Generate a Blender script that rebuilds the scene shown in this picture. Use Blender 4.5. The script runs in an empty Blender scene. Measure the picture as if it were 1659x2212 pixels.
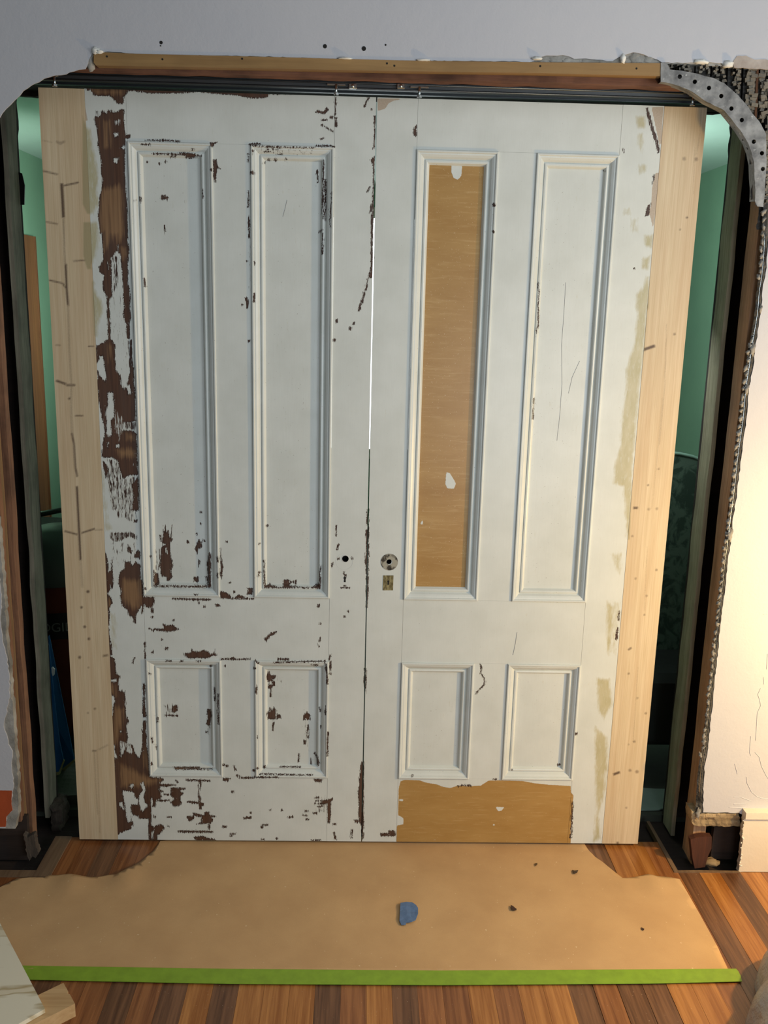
import bpy, bmesh, math, random
import numpy as np
from mathutils import Vector, Matrix, noise, geometry
random.seed(7)
S = bpy.context.scene
COL = S.collection

# ------------------------------------------------------------------ camera
IW, IH, FPX = 1659.0, 2212.0, 1997.84
CAMP = np.array([-.0210, -2.8569, 1.8286])
def _rot(rx, ry, rz):
    cx, sx = math.cos(rx), math.sin(rx); cy, sy = math.cos(ry), math.sin(ry); cz, sz = math.cos(rz), math.sin(rz)
    return (np.array([[cz, -sz, 0], [sz, cz, 0], [0, 0, 1]]) @ np.array([[1, 0, 0], [0, cx, sx], [0, -sx, cx]])
            @ np.array([[cy, 0, sy], [0, 1, 0], [-sy, 0, cy]]))
RC = _rot(.223809, -.024228, -.028062)
cam = bpy.data.cameras.new('camera'); cam_o = bpy.data.objects.new('camera', cam); COL.objects.link(cam_o)
cam.sensor_fit = 'VERTICAL'; cam.sensor_height = 24.0; cam.lens = 24.0 * FPX / IH
cam.clip_start = 0.05
m = Matrix(((RC[0, 0], RC[0, 2], -RC[0, 1]), (RC[1, 0], RC[1, 2], -RC[1, 1]), (RC[2, 0], RC[2, 2], -RC[2, 1])))
cam_o.matrix_world = Matrix.Translation(Vector(CAMP)) @ m.to_4x4()
S.camera = cam_o

# ------------------------------------------------------------------ world, lights, exposure
w = bpy.data.worlds.new('world'); S.world = w; w.use_nodes = True
w.node_tree.nodes['Background'].inputs[0].default_value = (.86, .95, .97, 1)
w.node_tree.nodes['Background'].inputs[1].default_value = .13
def area(name, loc, target, size, sy, power, col):
    l = bpy.data.lights.new(name, 'AREA'); l.shape = 'RECTANGLE'; l.size = size; l.size_y = sy; l.energy = power; l.color = col
    o = bpy.data.objects.new(name, l); COL.objects.link(o); o.location = loc
    o.rotation_euler = (Vector(target) - Vector(loc)).to_track_quat('-Z', 'Y').to_euler(); return o
area('daylight_window', (1.15, -3.4, 1.15), (.45, 0, 1.4), 1.0, 1.2, 25, (.82, .91, 1.0))
area('side_window', (2.7, -2.3, 1.9), (.2, 0, 1.4), 1.0, 1.4, 42, (.88, .96, 1.0))
area('ceiling_daylight', (1.2, -2.2, 3.6), (.3, 0, 1.3), 1.4, 1.0, 12, (.92, .95, 1.0))
def point(name, loc, power, col, r=.05):
    l = bpy.data.lights.new(name, 'POINT'); l.energy = power; l.color = col; l.shadow_soft_size = r
    o = bpy.data.objects.new(name, l); COL.objects.link(o); o.location = loc; return o
point('work_lamp', (1.80, -.74, .98), 72, (1.0, .65, .24), .03)
area('back_room_daylight', (1.15, 2.0, 2.2), (1.85, 2.3, 2.7), .5, .5, 11, (.85, 1.0, .97))
area('back_room_fill_left', (-.95, 1.9, 1.75), (-2.2, 2.5, 1.75), .5, .7, 26, (.92, 1.0, .95)).data.spread = math.radians(95)  # added fill, hidden by the left door, brightens the green wall
area('back_room_fill_right', (1.0, 1.9, 1.6), (2.2, 2.7, 1.5), .5, .7, 8, (.92, 1.0, .95))  # added unseen fill for the green wall at the right
area('pocket_side_fill', (.93, .45, 1.75), (1.4, .72, 1.1), .25, .3, 2.2, (.9, 1.0, .96))  # added fill behind the right door, brightens armchair and far stud
S.view_settings.view_transform = 'Standard'; S.view_settings.look = 'None'
S.view_settings.exposure = 0.0; S.view_settings.gamma = 1.0
S.view_settings.use_curve_mapping = False

# ------------------------------------------------------------------ pixel <-> world
def ray(px, py): return RC @ np.array([(px - IW / 2) / FPX, 1, -(py - IH / 2) / FPX])
def atY(px, py, y=0.0): d = ray(px, py); p = CAMP + d * (y - CAMP[1]) / d[1]; return Vector(p)
def atZ(px, py, z=0.0): d = ray(px, py); p = CAMP + d * (z - CAMP[2]) / d[2]; return Vector(p)
def atX(px, py, x): d = ray(px, py); p = CAMP + d * (x - CAMP[0]) / d[0]; return Vector(p)
def proj(P):
    q = (P - CAMP) @ RC
    return np.stack([IW / 2 + FPX * q[:, 0] / q[:, 1], IH / 2 - FPX * q[:, 2] / q[:, 1]], 1)
def xz(px, py, y): p = atY(px, py, y); return (p.x, p.z)
def xy(px, py, z=0): p = atZ(px, py, z); return (p.x, p.y)

# ------------------------------------------------------------------ node material helpers
def srgb(r, g, b):
    f = lambda c: (c / 255 / 12.92) if c / 255 <= .04045 else ((c / 255 + .055) / 1.055) ** 2.4
    return (f(r), f(g), f(b), 1)
class NT:
    def __init__(s, name, rough=.6):
        s.m = bpy.data.materials.new(name); s.m.use_nodes = True; s.t = s.m.node_tree; s.n = s.t.nodes
        s.b = s.n['Principled BSDF']; s.b.inputs['Roughness'].default_value = rough
        s.tc = s.n.new('ShaderNodeTexCoord')
    def link(s, a, b): s.t.links.new(a, b)
    def map(s, scale, src='Object', rot=(0, 0, 0), loc=(0, 0, 0)):
        k = s.n.new('ShaderNodeMapping'); k.inputs['Scale'].default_value = scale; k.inputs['Rotation'].default_value = rot
        k.inputs['Location'].default_value = loc
        s.link(s.tc.outputs[src], k.inputs['Vector']); return k.outputs[0]
    def noise(s, vec, scale=1.0, detail=3, rough=.55, dist=0):
        k = s.n.new('ShaderNodeTexNoise'); k.inputs['Scale'].default_value = scale; k.inputs['Detail'].default_value = detail
        k.inputs['Roughness'].default_value = rough; k.inputs['Distortion'].default_value = dist
        s.link(vec, k.inputs['Vector']); return k.outputs['Fac']
    def math(s, op, a, b=None, c=None, clamp=False):
        k = s.n.new('ShaderNodeMath'); k.operation = op; k.use_clamp = clamp
        for i, v in enumerate((a, b, c)):
            if v is None: continue
            if isinstance(v, (int, float)): k.inputs[i].default_value = v
            else: s.link(v, k.inputs[i])
        return k.outputs[0]
    def range(s, v, a, b, c=0, d=1):
        k = s.n.new('ShaderNodeMapRange'); k.clamp = True
        for i, q in enumerate((a, b, c, d)): k.inputs[i + 1].default_value = q
        s.link(v, k.inputs[0]); return k.outputs[0]
    def mix(s, f, a, b, mode='MIX'):
        k = s.n.new('ShaderNodeMix'); k.data_type = 'RGBA'; k.blend_type = mode
        if isinstance(f, (int, float)): k.inputs[0].default_value = f
        else: s.link(f, k.inputs[0])
        for i, v in ((6, a), (7, b)):
            if isinstance(v, tuple): k.inputs[i].default_value = v
            else: s.link(v, k.inputs[i])
        return k.outputs[2]
    def attr(s, name):
        k = s.n.new('ShaderNodeAttribute'); k.attribute_name = name; return k.outputs['Fac']
    def bump(s, h, dist=.001, strength=1.0, nrm=None):
        k = s.n.new('ShaderNodeBump'); k.inputs['Distance'].default_value = dist; k.inputs['Strength'].default_value = strength
        s.link(h, k.inputs['Height'])
        if nrm is not None: s.link(nrm, k.inputs['Normal'])
        s.link(k.outputs[0], s.b.inputs['Normal']); return k.outputs[0]
    def col(s, c):
        if isinstance(c, tuple): s.b.inputs['Base Color'].default_value = c
        else: s.link(c, s.b.inputs['Base Color'])
        return s.m

def flat(name, c, rough=.6, metal=0, bumpscale=0, bumpd=.001, var=0, vscale=6):
    t = NT(name, rough); t.b.inputs['Metallic'].default_value = metal
    if var:
        n = t.noise(t.map((1, 1, 1)), vscale, 4)
        d = tuple(x * (1 - var) for x in c[:3]) + (1,); u = tuple(min(1, x * (1 + var)) for x in c[:3]) + (1,)
        t.col(t.mix(t.range(n, .3, .7), d, u))
    else: t.col(c)
    if bumpscale: t.bump(t.noise(t.map((1, 1, 1)), bumpscale, 4), bumpd)
    return t.m

def wood(name, dark, light, axis='Z', rough=.65, fine=120, stretch=.04, bumpd=.0006, blotch=0, contrast=(.3, .7), gloss_noise=False):
    t = NT(name, rough)
    sc = {'X': (stretch, 1, 1), 'Y': (1, stretch, 1), 'Z': (1, 1, stretch)}[axis]
    oi = t.n.new('ShaderNodeObjectInfo')
    add = t.n.new('ShaderNodeVectorMath'); add.operation = 'ADD'
    t.link(t.map(sc), add.inputs[0])
    cmb = t.n.new('ShaderNodeCombineXYZ'); r = t.math('MULTIPLY', oi.outputs['Random'], 37.0)
    for i in range(3): t.link(r, cmb.inputs[i])
    t.link(cmb.outputs[0], add.inputs[1]); v = add.outputs[0]
    n = t.noise(v, fine, 4, .6, .3); n2 = t.noise(v, fine * .17, 3, .5, .6)
    f = t.range(t.math('ADD', t.math('MULTIPLY', n, .5), t.math('MULTIPLY', n2, .5)), *contrast)
    c = t.mix(f, dark, light)
    if blotch:
        b = t.noise(t.map((1, 1, 1)), 7, 4); c = t.mix(t.range(b, .45, .7, 0, blotch), c, tuple(x * .35 for x in dark[:3]) + (1,))
    c = t.mix(t.range(oi.outputs['Random'], 0, 1, 0, .18), c, tuple(x * .7 for x in dark[:3]) + (1,))
    t.bump(n, bumpd); return t.col(c)

# ------------------------------------------------------------------ mesh helpers
ORG = {}
def thing(name, label=None, cat=None, loc=(0, 0, 0), group=None, kind=None):
    o = bpy.data.objects.new(name, None); o.empty_display_size = .05; COL.objects.link(o); o.location = loc
    ORG[o.name] = Vector(loc); tagp(o, label, cat, group, kind); return o
def tagp(o, label=None, cat=None, group=None, kind=None):
    if label: o['label'] = label
    if cat: o['category'] = cat
    if group: o['group'] = group
    if kind: o['kind'] = kind
    return o
def mk(name, verts, faces, mat, parent=None, smooth=False, label=None, cat=None, group=None, kind=None, attrs=None, origin=None):
    """one mesh object from world-space vertices"""
    V = np.array(verts, dtype=float).reshape(-1, 3)
    if parent is not None: org = np.array(ORG[parent.name])
    elif origin is not None: org = np.array(origin)
    else:
        org = (V.min(0) + V.max(0)) / 2; org[2] = V[:, 2].min()
    me = bpy.data.meshes.new(name)
    me.from_pydata((V - org).tolist(), [], faces if isinstance(faces, list) else faces.tolist())
    me.validate(); me.update()
    o = bpy.data.objects.new(name, me); COL.objects.link(o)
    if parent is not None: o.parent = parent
    else: o.location = org
    ORG[o.name] = Vector(org)
    if mat: me.materials.append(mat)
    if smooth: me.polygons.foreach_set('use_smooth', [True] * len(me.polygons))
    if attrs:
        for k, a in attrs.items():
            at = me.attributes.new(k, 'FLOAT', 'POINT'); at.data.foreach_set('value', np.asarray(a, dtype=np.float32))
    tagp(o, label, cat, group, kind); return o
def from_bm(name, bm, mat, parent=None, **k):
    bm.verts.index_update(); V = [v.co[:] for v in bm.verts]; F = [[v.index for v in f.verts] for f in bm.faces]; bm.free()
    return mk(name, V, F, mat, parent, **k)
def boxvf(x0, x1, y0, y1, z0, z1):
    V = [(x0, y0, z0), (x1, y0, z0), (x1, y1, z0), (x0, y1, z0), (x0, y0, z1), (x1, y0, z1), (x1, y1, z1), (x0, y1, z1)]
    F = [[0, 3, 2, 1], [4, 5, 6, 7], [0, 1, 5, 4], [1, 2, 6, 5], [2, 3, 7, 6], [3, 0, 4, 7]]
    return V, F
def box(name, x0, x1, y0, y1, z0, z1, mat, parent=None, bev=0, **k):
    if bev:
        bm = bmesh.new(); V, F = boxvf(x0, x1, y0, y1, z0, z1)
        vs = [bm.verts.new(v) for v in V]
        for f in F: bm.faces.new([vs[i] for i in f])
        bmesh.ops.bevel(bm, geom=bm.edges[:], offset=bev, segments=1, affect='EDGES')
        return from_bm(name, bm, mat, parent, **k)
    V, F = boxvf(x0, x1, y0, y1, z0, z1); return mk(name, V, F, mat, parent, **k)
def rbox(name, x0, x1, y0, y1, z0, z1, mat, parent=None, n=(2, 2, 40), amp=.003, freq=9, seed=0, **k):
    """subdivided box with rough, irregular edges"""
    bm = bmesh.new(); nx, ny, nz = n
    def grid(o, a, b, na, nb):
        g = [[bm.verts.new(o + a * (i / na) + b * (j / nb)) for j in range(nb + 1)] for i in range(na + 1)]
        for i in range(na):
            for j in range(nb): bm.faces.new((g[i][j], g[i + 1][j], g[i + 1][j + 1], g[i][j + 1]))
    X, Y, Z = Vector((x1 - x0, 0, 0)), Vector((0, y1 - y0, 0)), Vector((0, 0, z1 - z0)); A = Vector((x0, y0, z0)); B = Vector((x1, y1, z1))
    grid(A, X, Z, nx, nz); grid(A + Y, Z, X, nz, nx); grid(A, Z, Y, nz, ny); grid(A + X, Y, Z, ny, nz); grid(A, Y, X, ny, nx); grid(A + Z, X, Y, nx, ny)
    bmesh.ops.remove_doubles(bm, verts=bm.verts, dist=1e-6)
    for v in bm.verts:
        p = v.co * freq + Vector((seed * 3.1, seed * 1.7, seed))
        v.co += Vector((noise.noise(p), noise.noise(p + Vector((9, 0, 0))), noise.noise(p + Vector((0, 9, 0))))) * amp
    return from_bm(name, bm, mat, parent, **k)
def fill2d(loops):
    """triangulate outer loop with holes; returns pts, tris, loops of indices"""
    bm = bmesh.new(); L = []
    for lp in loops:
        vs = [bm.verts.new((p[0], p[1], 0)) for p in lp]; L.append(vs)
        for i in range(len(vs)): bm.edges.new((vs[i], vs[(i + 1) % len(vs)]))
    bmesh.ops.triangle_fill(bm, use_beauty=True, use_dissolve=False, edges=bm.edges[:], normal=(0, 0, 1))
    bm.verts.index_update()
    pts = [(v.co.x, v.co.y) for v in bm.verts]; tris = [[v.index for v in f.verts] for f in bm.faces]; lo = [[v.index for v in l] for l in L]
    bm.free(); return pts, tris, lo
def prism_y(name, loops, y0, y1, mat, parent=None, **k):
    """x-z outline (with holes) extruded from y0 (front) to y1"""
    pts, tris, lo = fill2d(loops); n = len(pts)
    V = [(p[0], y0, p[1]) for p in pts] + [(p[0], y1, p[1]) for p in pts]
    F = [t[:] for t in tris] + [[i + n for i in reversed(t)] for t in tris]
    for l in lo:
        for i in range(len(l)): a, b = l[i], l[(i + 1) % len(l)]; F.append([a, b, b + n, a + n])
    return fixn(name, V, F, mat, parent, **k)
def prism_z(name, loops, z0, z1, mat, parent=None, cut=None, wave=None, **k):
    pts, tris, lo = fill2d(loops); n = len(pts)
    V = [(p[0], p[1], z1) for p in pts] + [(p[0], p[1], z0) for p in pts]
    F = [t[:] for t in tris] + [[i + n for i in reversed(t)] for t in tris]
    for l in lo:
        for i in range(len(l)): a, b = l[i], l[(i + 1) % len(l)]; F.append([a, b, b + n, a + n])
    return fixn(name, V, F, mat, parent, cut=cut, wave=wave, **k)
def fixn(name, V, F, mat, parent, cut=None, wave=None, **k):
    bm = bmesh.new(); vs = [bm.verts.new(v) for v in V]
    for f in F:
        try: bm.faces.new([vs[i] for i in f])
        except ValueError: pass
    if cut:
        P = np.array(V)
        for ax in range(3):
            if not cut[ax]: continue
            a = P[:, ax].min() + cut[ax]
            while a < P[:, ax].max():
                nrm = [0, 0, 0]; nrm[ax] = 1; co = [0, 0, 0]; co[ax] = a
                bmesh.ops.bisect_plane(bm, geom=bm.verts[:] + bm.edges[:] + bm.faces[:], plane_co=co, plane_no=nrm, dist=1e-7)
                a += cut[ax]
    if wave:
        for v in bm.verts: v.co = wave(v.co)
    bmesh.ops.recalc_face_normals(bm, faces=bm.faces[:])
    return from_bm(name, bm, mat, parent, **k)
def tubevf(path, r, seg=8, cap=True):
    V, F = [], []; P = [Vector(p) for p in path]
    for i, p in enumerate(P):
        d = (P[min(i + 1, len(P) - 1)] - P[max(i - 1, 0)]).normalized()
        a = d.cross(Vector((0, 0, 1)) if abs(d.z) < .9 else Vector((1, 0, 0))).normalized(); b = d.cross(a)
        rr = r[i] if isinstance(r, (list, tuple)) else r
        for s in range(seg): q = 2 * math.pi * s / seg; V.append(tuple(p + a * math.cos(q) * rr + b * math.sin(q) * rr))
    for i in range(len(P) - 1):
        for s in range(seg): F.append([i * seg + s, i * seg + (s + 1) % seg, (i + 1) * seg + (s + 1) % seg, (i + 1) * seg + s])
    if cap: F.append(list(range(seg))[::-1]); F.append([(len(P) - 1) * seg + s for s in range(seg)])
    return V, F
def tube(name, path, r, mat, parent=None, seg=8, **k):
    V, F = tubevf(path, r, seg); return mk(name, V, F, mat, parent, smooth=True, **k)
def jag(poly, amp, step, seed=0, closed=True):
    """add irregular breaks along an outline"""
    out = []; rnd = random.Random(seed); n = len(poly)
    for i in range(n if closed else n - 1):
        a, b = poly[i], poly[(i + 1) % n]; L = math.hypot(b[0] - a[0], b[1] - a[1]); k = max(1, int(L / step)); out.append(a)
        nx, ny = -(b[1] - a[1]) / (L + 1e-9), (b[0] - a[0]) / (L + 1e-9)
        for j in range(1, k):
            t = (j + rnd.uniform(-.25, .25)) / k; d = rnd.uniform(-amp, amp)
            out.append((a[0] + (b[0] - a[0]) * t + nx * d, a[1] + (b[1] - a[1]) * t + ny * d))
    if not closed: out.append(poly[-1])
    return out

# ------------------------------------------------------------------ marks worn into the paint (outlines traced at the doors)
def W(ox, oy, s): return lambda *p: [(ox + p[i] / s, oy + p[i + 1] / s) for i in range(0, len(p), 2)]
A_, B_, C_, D_, E_ = W(180, 180, 6.9125), W(180, 480, 6.9125), W(180, 780, 6.9125), W(200, 1080, 6.9125), W(200, 1380, 6.9125)
F_, G_, H_ = W(240, 1640, 6.9125), W(460, 1640, 4.879), W(240, 1060, 5.184)
T_, L_, K_ = W(500, 200, 3.95), W(300, 1400, 3.858), W(530, 1100, 5.53)
Z1, R0 = W(0, 60, 2.9625), W(1060, 60, 2.77)
R1, R2, R3, RB = W(1160, 600, 3.325), W(1160, 1100, 3.325), W(1160, 1600, 3.325), W(840, 1640, 3.77)
PX = lambda *p: [(p[i], p[i + 1]) for i in range(0, len(p), 2)]
def ln(win, *p, w=3):
    """thin stroke as polygon; w in photo pixels"""
    q = win(*p); L, Rr = [], []; w = max(2.0, w * 1.2)
    for i, a in enumerate(q):
        b = q[min(i + 1, len(q) - 1)]; c = q[max(i - 1, 0)]; dx, dy = b[0] - c[0], b[1] - c[1]; l = math.hypot(dx, dy) + 1e-9
        L.append((a[0] - dy / l * w / 2, a[1] + dx / l * w / 2)); Rr.append((a[0] + dy / l * w / 2, a[1] - dx / l * w / 2))
    return L + Rr[::-1]
def dot(win, x, y, r=1.8): c = win(x, y)[0]; return [(c[0] + max(2.1, r * 1.25) * math.cos(a), c[1] + max(2.1, r * 1.25) * math.sin(a)) for a in [i * math.pi / 3 for i in range(6)]]
BARE = [
 A_(30,60,1130,60,1130,150,1000,150,900,135,870,110,830,130,780,95,680,100,640,160,600,200,600,300,560,310,510,300,470,260,440,215,380,185,230,185,160,180,110,110,50,95),
 Z1(780,375,1659,380,1870,395,1870,425,1725,425,1710,445,1659,450,1600,450,1500,430,1250,410,1100,420,900,410,830,400,795,430),
 A_(185,490,240,500,300,420,340,460,370,400,440,440,500,430,560,390,605,390,610,600,620,720,640,780,700,770,705,795,680,820,625,830,620,1000,615,1200,620,1400,635,1600,650,1800,660,2000,665,2240,250,2240,235,2100,220,1980,235,1850,240,1700,280,1560,285,1450,265,1330,270,1200,255,1080,225,950,220,880,210,760,195,640,165,545),
 B_(250,-30,270,150,290,400,300,560,230,670,240,740,310,790,290,900,300,1000,350,1130,360,1300,350,1400,365,1500,370,1740,300,1800,200,1840,190,1900,190,2110,240,2050,240,2000,290,1990,310,2100,340,2240,475,2240,470,2000,475,1850,440,1780,405,1740,400,1500,390,1300,385,1160,430,1100,420,800,415,540,500,420,545,470,570,620,590,850,600,1150,615,1250,595,1380,620,1480,645,1520,650,1740,690,1740,690,1500,715,1400,690,1290,700,1100,665,900,665,600,680,450,665,250,660,-30),
 C_(340,-20,480,-20,480,130,560,230,560,340,610,430,650,380,680,240,700,150,690,0,750,100,750,340,770,400,780,700,785,890,700,910,600,920,580,1050,620,1030,740,1040,790,1090,800,1300,805,1500,815,1700,690,1700,600,1760,540,1600,520,1500,440,1440,300,1440,280,1420,290,1220,330,1050,300,940,230,600,205,300,210,140,250,230,330,310,345,230,330,100),
 C_(720,1850,820,1720,830,2230,720,2230,750,2000), C_(290,1500,340,1530,375,1650,340,1740,300,1600),
 D_(610,-20,690,-20,690,110,660,180,630,100), D_(530,660,590,760,570,805,530,770), D_(620,830,680,740,710,780,705,880,620,850),
 D_(480,900,510,930,560,920,590,990,640,920,710,970,720,1180,740,1200,760,1450,915,1450,925,1500,890,1600,910,1680,880,1680,870,1610,800,1600,770,1550,745,1700,730,1700,730,1580,690,1640,650,1730,620,1830,600,1740,540,1720,520,1640,440,1580,415,1440,430,1370,380,1230,410,1080,480,1020),
 D_(190,775,215,850,240,1080,275,1050,290,900,300,1100,310,1230,295,1320,260,1270,270,1330,220,1400,270,1460,295,1540,250,1620,250,1870,215,1880,215,1500,200,1250,195,1000),
 D_(240,1910,265,2130,235,2130), D_(235,2150,275,2150,280,2240,235,2240),
 E_(235,85,280,85,290,235,260,255,330,300,345,460,350,520,410,560,385,620,390,770,480,790,490,1000,495,1130,540,1220,500,1300,520,1420,515,1560,600,1590,620,1680,690,1800,730,1690,745,1540,745,1350,755,1230,795,1220,805,1550,835,1800,850,2065,1050,2080,1060,2110,1010,2140,1000,2240,320,2240,410,1880,340,1700,335,1600,290,1540,290,1250,300,1200,310,990,335,940,320,880,265,790,255,500,245,280),
 E_(755,670,785,680,780,850,780,1000,800,1120,795,1170,755,1170,745,1040,760,850,745,750),
 F_(50,-20,545,-20,565,265,770,280,785,310,725,355,745,375,830,372,970,385,820,410,730,400,705,450,755,545,740,590,690,600,640,715,590,700,590,780,605,830,590,990,640,1010,740,970,800,1020,740,1100,690,1130,680,1225,80,1225,60,1000,50,500),
 F_(890,430,980,420,1110,430,1110,450,1030,470,1080,510,1030,560,1030,620,1060,650,1010,700,930,700,890,640,950,600,890,540),
 F_(1295,320,1340,300,1345,460,1335,460,1330,370), F_(1300,380,1310,480,1340,600,1340,640,1385,660,1370,700,1345,700,1345,745,1315,745,1305,600),
 ln(F_,1120,310,1480,322,w=2.4), F_(1130,855,1240,850,1240,880,1190,920,1155,920),
 F_(1220,800,1400,840,1400,790,1460,785,1470,830,1560,855,1500,870,1525,915,1480,960,1350,965,1270,970,1350,940,1350,860,1250,850),
 ln(F_,1000,1078,1515,1086,w=3), F_(1230,1160,1380,1150,1440,1175,1540,1190,1560,1215,1270,1215), ln(F_,1462,960,1465,1050,w=2.6),
 F_(955,310,975,310,1005,350,985,350), F_(790,515,870,525,865,537,795,532), F_(720,450,790,490,730,492), F_(840,856,905,856,905,872,840,872),
 F_(440,965,480,980,450,992), ln(F_,690,622,870,615,w=2.4), F_(1130,630,1240,625,1240,645,1130,645), ln(F_,1200,648,1330,652,w=3), F_(845,990,875,1000,870,1012,848,1000),
 F_(930,115,1320,115,1310,150,960,155), ln(F_,1310,148,1510,148,w=2.4), F_(640,840,665,850,660,880,640,870), ln(F_,535,1040,550,1090,w=3), F_(640,640,675,660,655,710,640,690),
 G_(110,200,185,200,150,235,105,225), G_(1060,210,1150,210,1140,240,1080,240), G_(1130,435,1200,430,1260,410,1265,430,1240,450,1240,600,1230,670,1210,670,1205,470,1160,470),
 G_(320,610,410,605,400,625,325,630), G_(215,70,230,72,250,120,230,120), G_(1560,30,1590,30,1585,840,1570,840,1565,700,1545,640,1530,600,1540,480,1530,370,1545,200), G_(1490,640,1560,640,1530,670,1500,670),
 ln(G_,100,708,145,716,w=3), ln(G_,180,788,240,788,w=2.4), ln(G_,790,614,840,607,w=2.6), ln(G_,945,590,992,597,w=2.4), ln(G_,515,694,580,694,w=2), ln(G_,1060,567,1095,571,w=3), ln(G_,1275,770,1290,850,w=3), ln(G_,1465,740,1460,830,w=2.6),
 ln(G_,270,196,400,197,w=2.6), ln(G_,440,190,690,190,w=2), ln(G_,1075,467,1205,467,w=1.8), dot(G_,205,345), dot(G_,725,536), dot(G_,605,536,1.5), dot(G_,400,565,1.5), dot(G_,515,714), ln(G_,970,547,1005,545,w=2), ln(G_,975,634,1008,634,w=2), ln(G_,1095,498,1155,498,w=2), ln(G_,1070,410,1120,400,w=2), ln(G_,1080,440,1110,440,w=2), G_(405,185,435,190,435,205,405,205), dot(G_,148,70,2.4), dot(G_,115,60,2), dot(G_,258,172,2), dot(G_,285,180,2), dot(G_,430,118,2), ln(G_,1265,682,1300,684,w=3), dot(G_,192,808,1.5), ln(G_,510,846,540,846,w=2), ln(G_,665,828,685,840,w=2), ln(G_,1040,855,1130,852,w=2.2),
 H_(580,430,610,470,640,440,650,520,690,540,660,590,665,740,690,840,670,900,685,960,650,990,600,960,570,960,540,840,560,760,560,640,590,610,575,580),
 H_(478,890,525,930,535,1010,540,1065,480,1065), H_(940,650,985,550,1010,570,1020,630,980,650,965,705), H_(930,970,975,965,978,1020,932,1018),
 H_(1070,830,1100,690,1116,700,1116,1080,980,1075,980,1065,1095,1060,1080,880), H_(1226,640,1240,780,1250,850,1240,985,1226,960),
 ln(H_,480,1070,730,1070,1116,1076,w=2.4), H_(580,1062,640,1060,700,1068,590,1070),
 H_(1225,1120,1290,1145,1320,1160,1350,1210,1225,1205), H_(1390,1190,1430,1165,1495,1190,1490,1205,1390,1205), ln(H_,1340,1208,1600,1210,w=2), H_(1530,1090,1580,1095,1580,1160,1530,1155),
 H_(680,1203,1120,1212,1120,1228,830,1225,690,1217), H_(1165,1270,1200,1265,1222,1290,1180,1298), H_(540,1565,590,1540,580,1495,620,1510,690,1500,720,1530,760,1550,700,1570,640,1580),
 ln(H_,430,1540,470,1570,490,1552,550,1560,w=2.6), H_(815,1825,895,1810,900,1770,910,1790,960,1805,1040,1785,1055,1795,1090,1800,1110,1830,1150,1825,1160,1770,1165,1820,1185,1840,1130,1850,1080,1875,870,1875,830,1850),
 H_(450,1810,475,1790,477,1810,460,1827), H_(610,1753,637,1755,635,1782,605,1780), H_(978,1245,992,1245,985,1272), dot(H_,1005,240,1.8), ln(H_,860,560,864,592,w=2.6), H_(985,780,1002,795,980,848,978,800), dot(H_,1042,560,2), dot(H_,1043,1297,2), dot(H_,1007,370,1.5), dot(H_,698,1450,1.5), dot(H_,572,1668,1.5), dot(H_,1326,1028,1.5), dot(H_,1292,570,1.6), dot(H_,440,735,2), dot(H_,380,1095,2), ln(H_,1190,740,1195,800,w=2.4), ln(H_,1190,920,1194,980,w=2.6), ln(H_,240,1930,262,1870,w=1.6), ln(H_,550,500,560,580,w=2), dot(H_,962,485,2), dot(H_,1378,1133,1.5), ln(H_,930,1164,970,1164,w=1.6), ln(H_,1220,1885,1365,1886,1400,1890,1560,1884,w=2), dot(H_,1365,1880,2.4), ln(H_,463,1320,463,1370,w=2.6), dot(H_,463,1415,1.8), dot(H_,640,990,3), ln(H_,378,1700,380,1880,w=1.6), ln(H_,1070,960,1080,1030,w=2.6),
 Z1(1090,820,1130,815,1120,832,1090,832), Z1(1150,797,1200,800,1250,808,1250,832,1190,832,1185,815,1150,812), ln(Z1,975,806,1130,808,1290,820,w=2.2), Z1(1365,845,1385,845,1390,900,1385,930,1380,990,1368,985), ln(Z1,1385,880,1408,905,w=1.6),
 Z1(1028,1075,1040,1070,1045,1085,1055,1070,1078,1085,1070,1105,1050,1095,1035,1100), Z1(1050,1262,1058,1290,1052,1322), Z1(1590,1200,1597,1280,1596,1345,1590,1300), Z1(1605,918,1625,915,1628,938,1605,940), Z1(895,1080,903,1080,903,1118,896,1110), ln(Z1,925,1600,928,1659,w=3), Z1(1295,1030,1300,1040,1300,1090,1295,1080), ln(Z1,930,719,1085,722,1150,728,w=1.8), Z1(1345,735,1390,733,1370,745,1360,765,1350,760), dot(Z1,865,1106,2), dot(Z1,1060,856,1.6), dot(Z1,1023,870,1.5), dot(Z1,943,861,1.4), dot(Z1,1348,908,1.8), ln(Z1,905,747,960,748,w=1.6), ln(Z1,1225,776,1240,777,w=2.4), dot(Z1,1580,1492,1.6),
 T_(735,150,785,165,815,130,828,150,790,185,750,175,715,170), T_(832,202,868,202,866,222,840,220), ln(T_,768,233,815,235,w=2.2), ln(T_,770,275,865,332,w=1.8), T_(755,395,790,385,790,395,760,402),
 ln(T_,886,40,886,190,w=2.2), T_(886,75,900,90,895,110,885,105), ln(T_,892,210,893,290,w=2.6), ln(T_,1172,40,1132,122,w=2.4), dot(T_,1192,142,1.5), T_(1218,200,1230,200,1228,260,1220,340,1215,240), ln(T_,1225,300,1218,470,w=2), T_(1215,430,1222,470,1205,480), T_(1185,575,1220,545,1222,640,1208,645,1205,605,1195,590),
 ln(T_,1218,650,1214,780,1212,900,1205,1050,1200,1150,w=2.4), T_(1210,900,1210,960,1192,1010,1175,1030,1190,960), ln(T_,1180,800,1160,850,w=1.8), ln(T_,1200,1040,1196,1300,1196,1440,w=3), T_(1212,1400,1208,1580,1178,1580,1155,1630,1160,1590,1185,1520,1195,1440),
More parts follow.
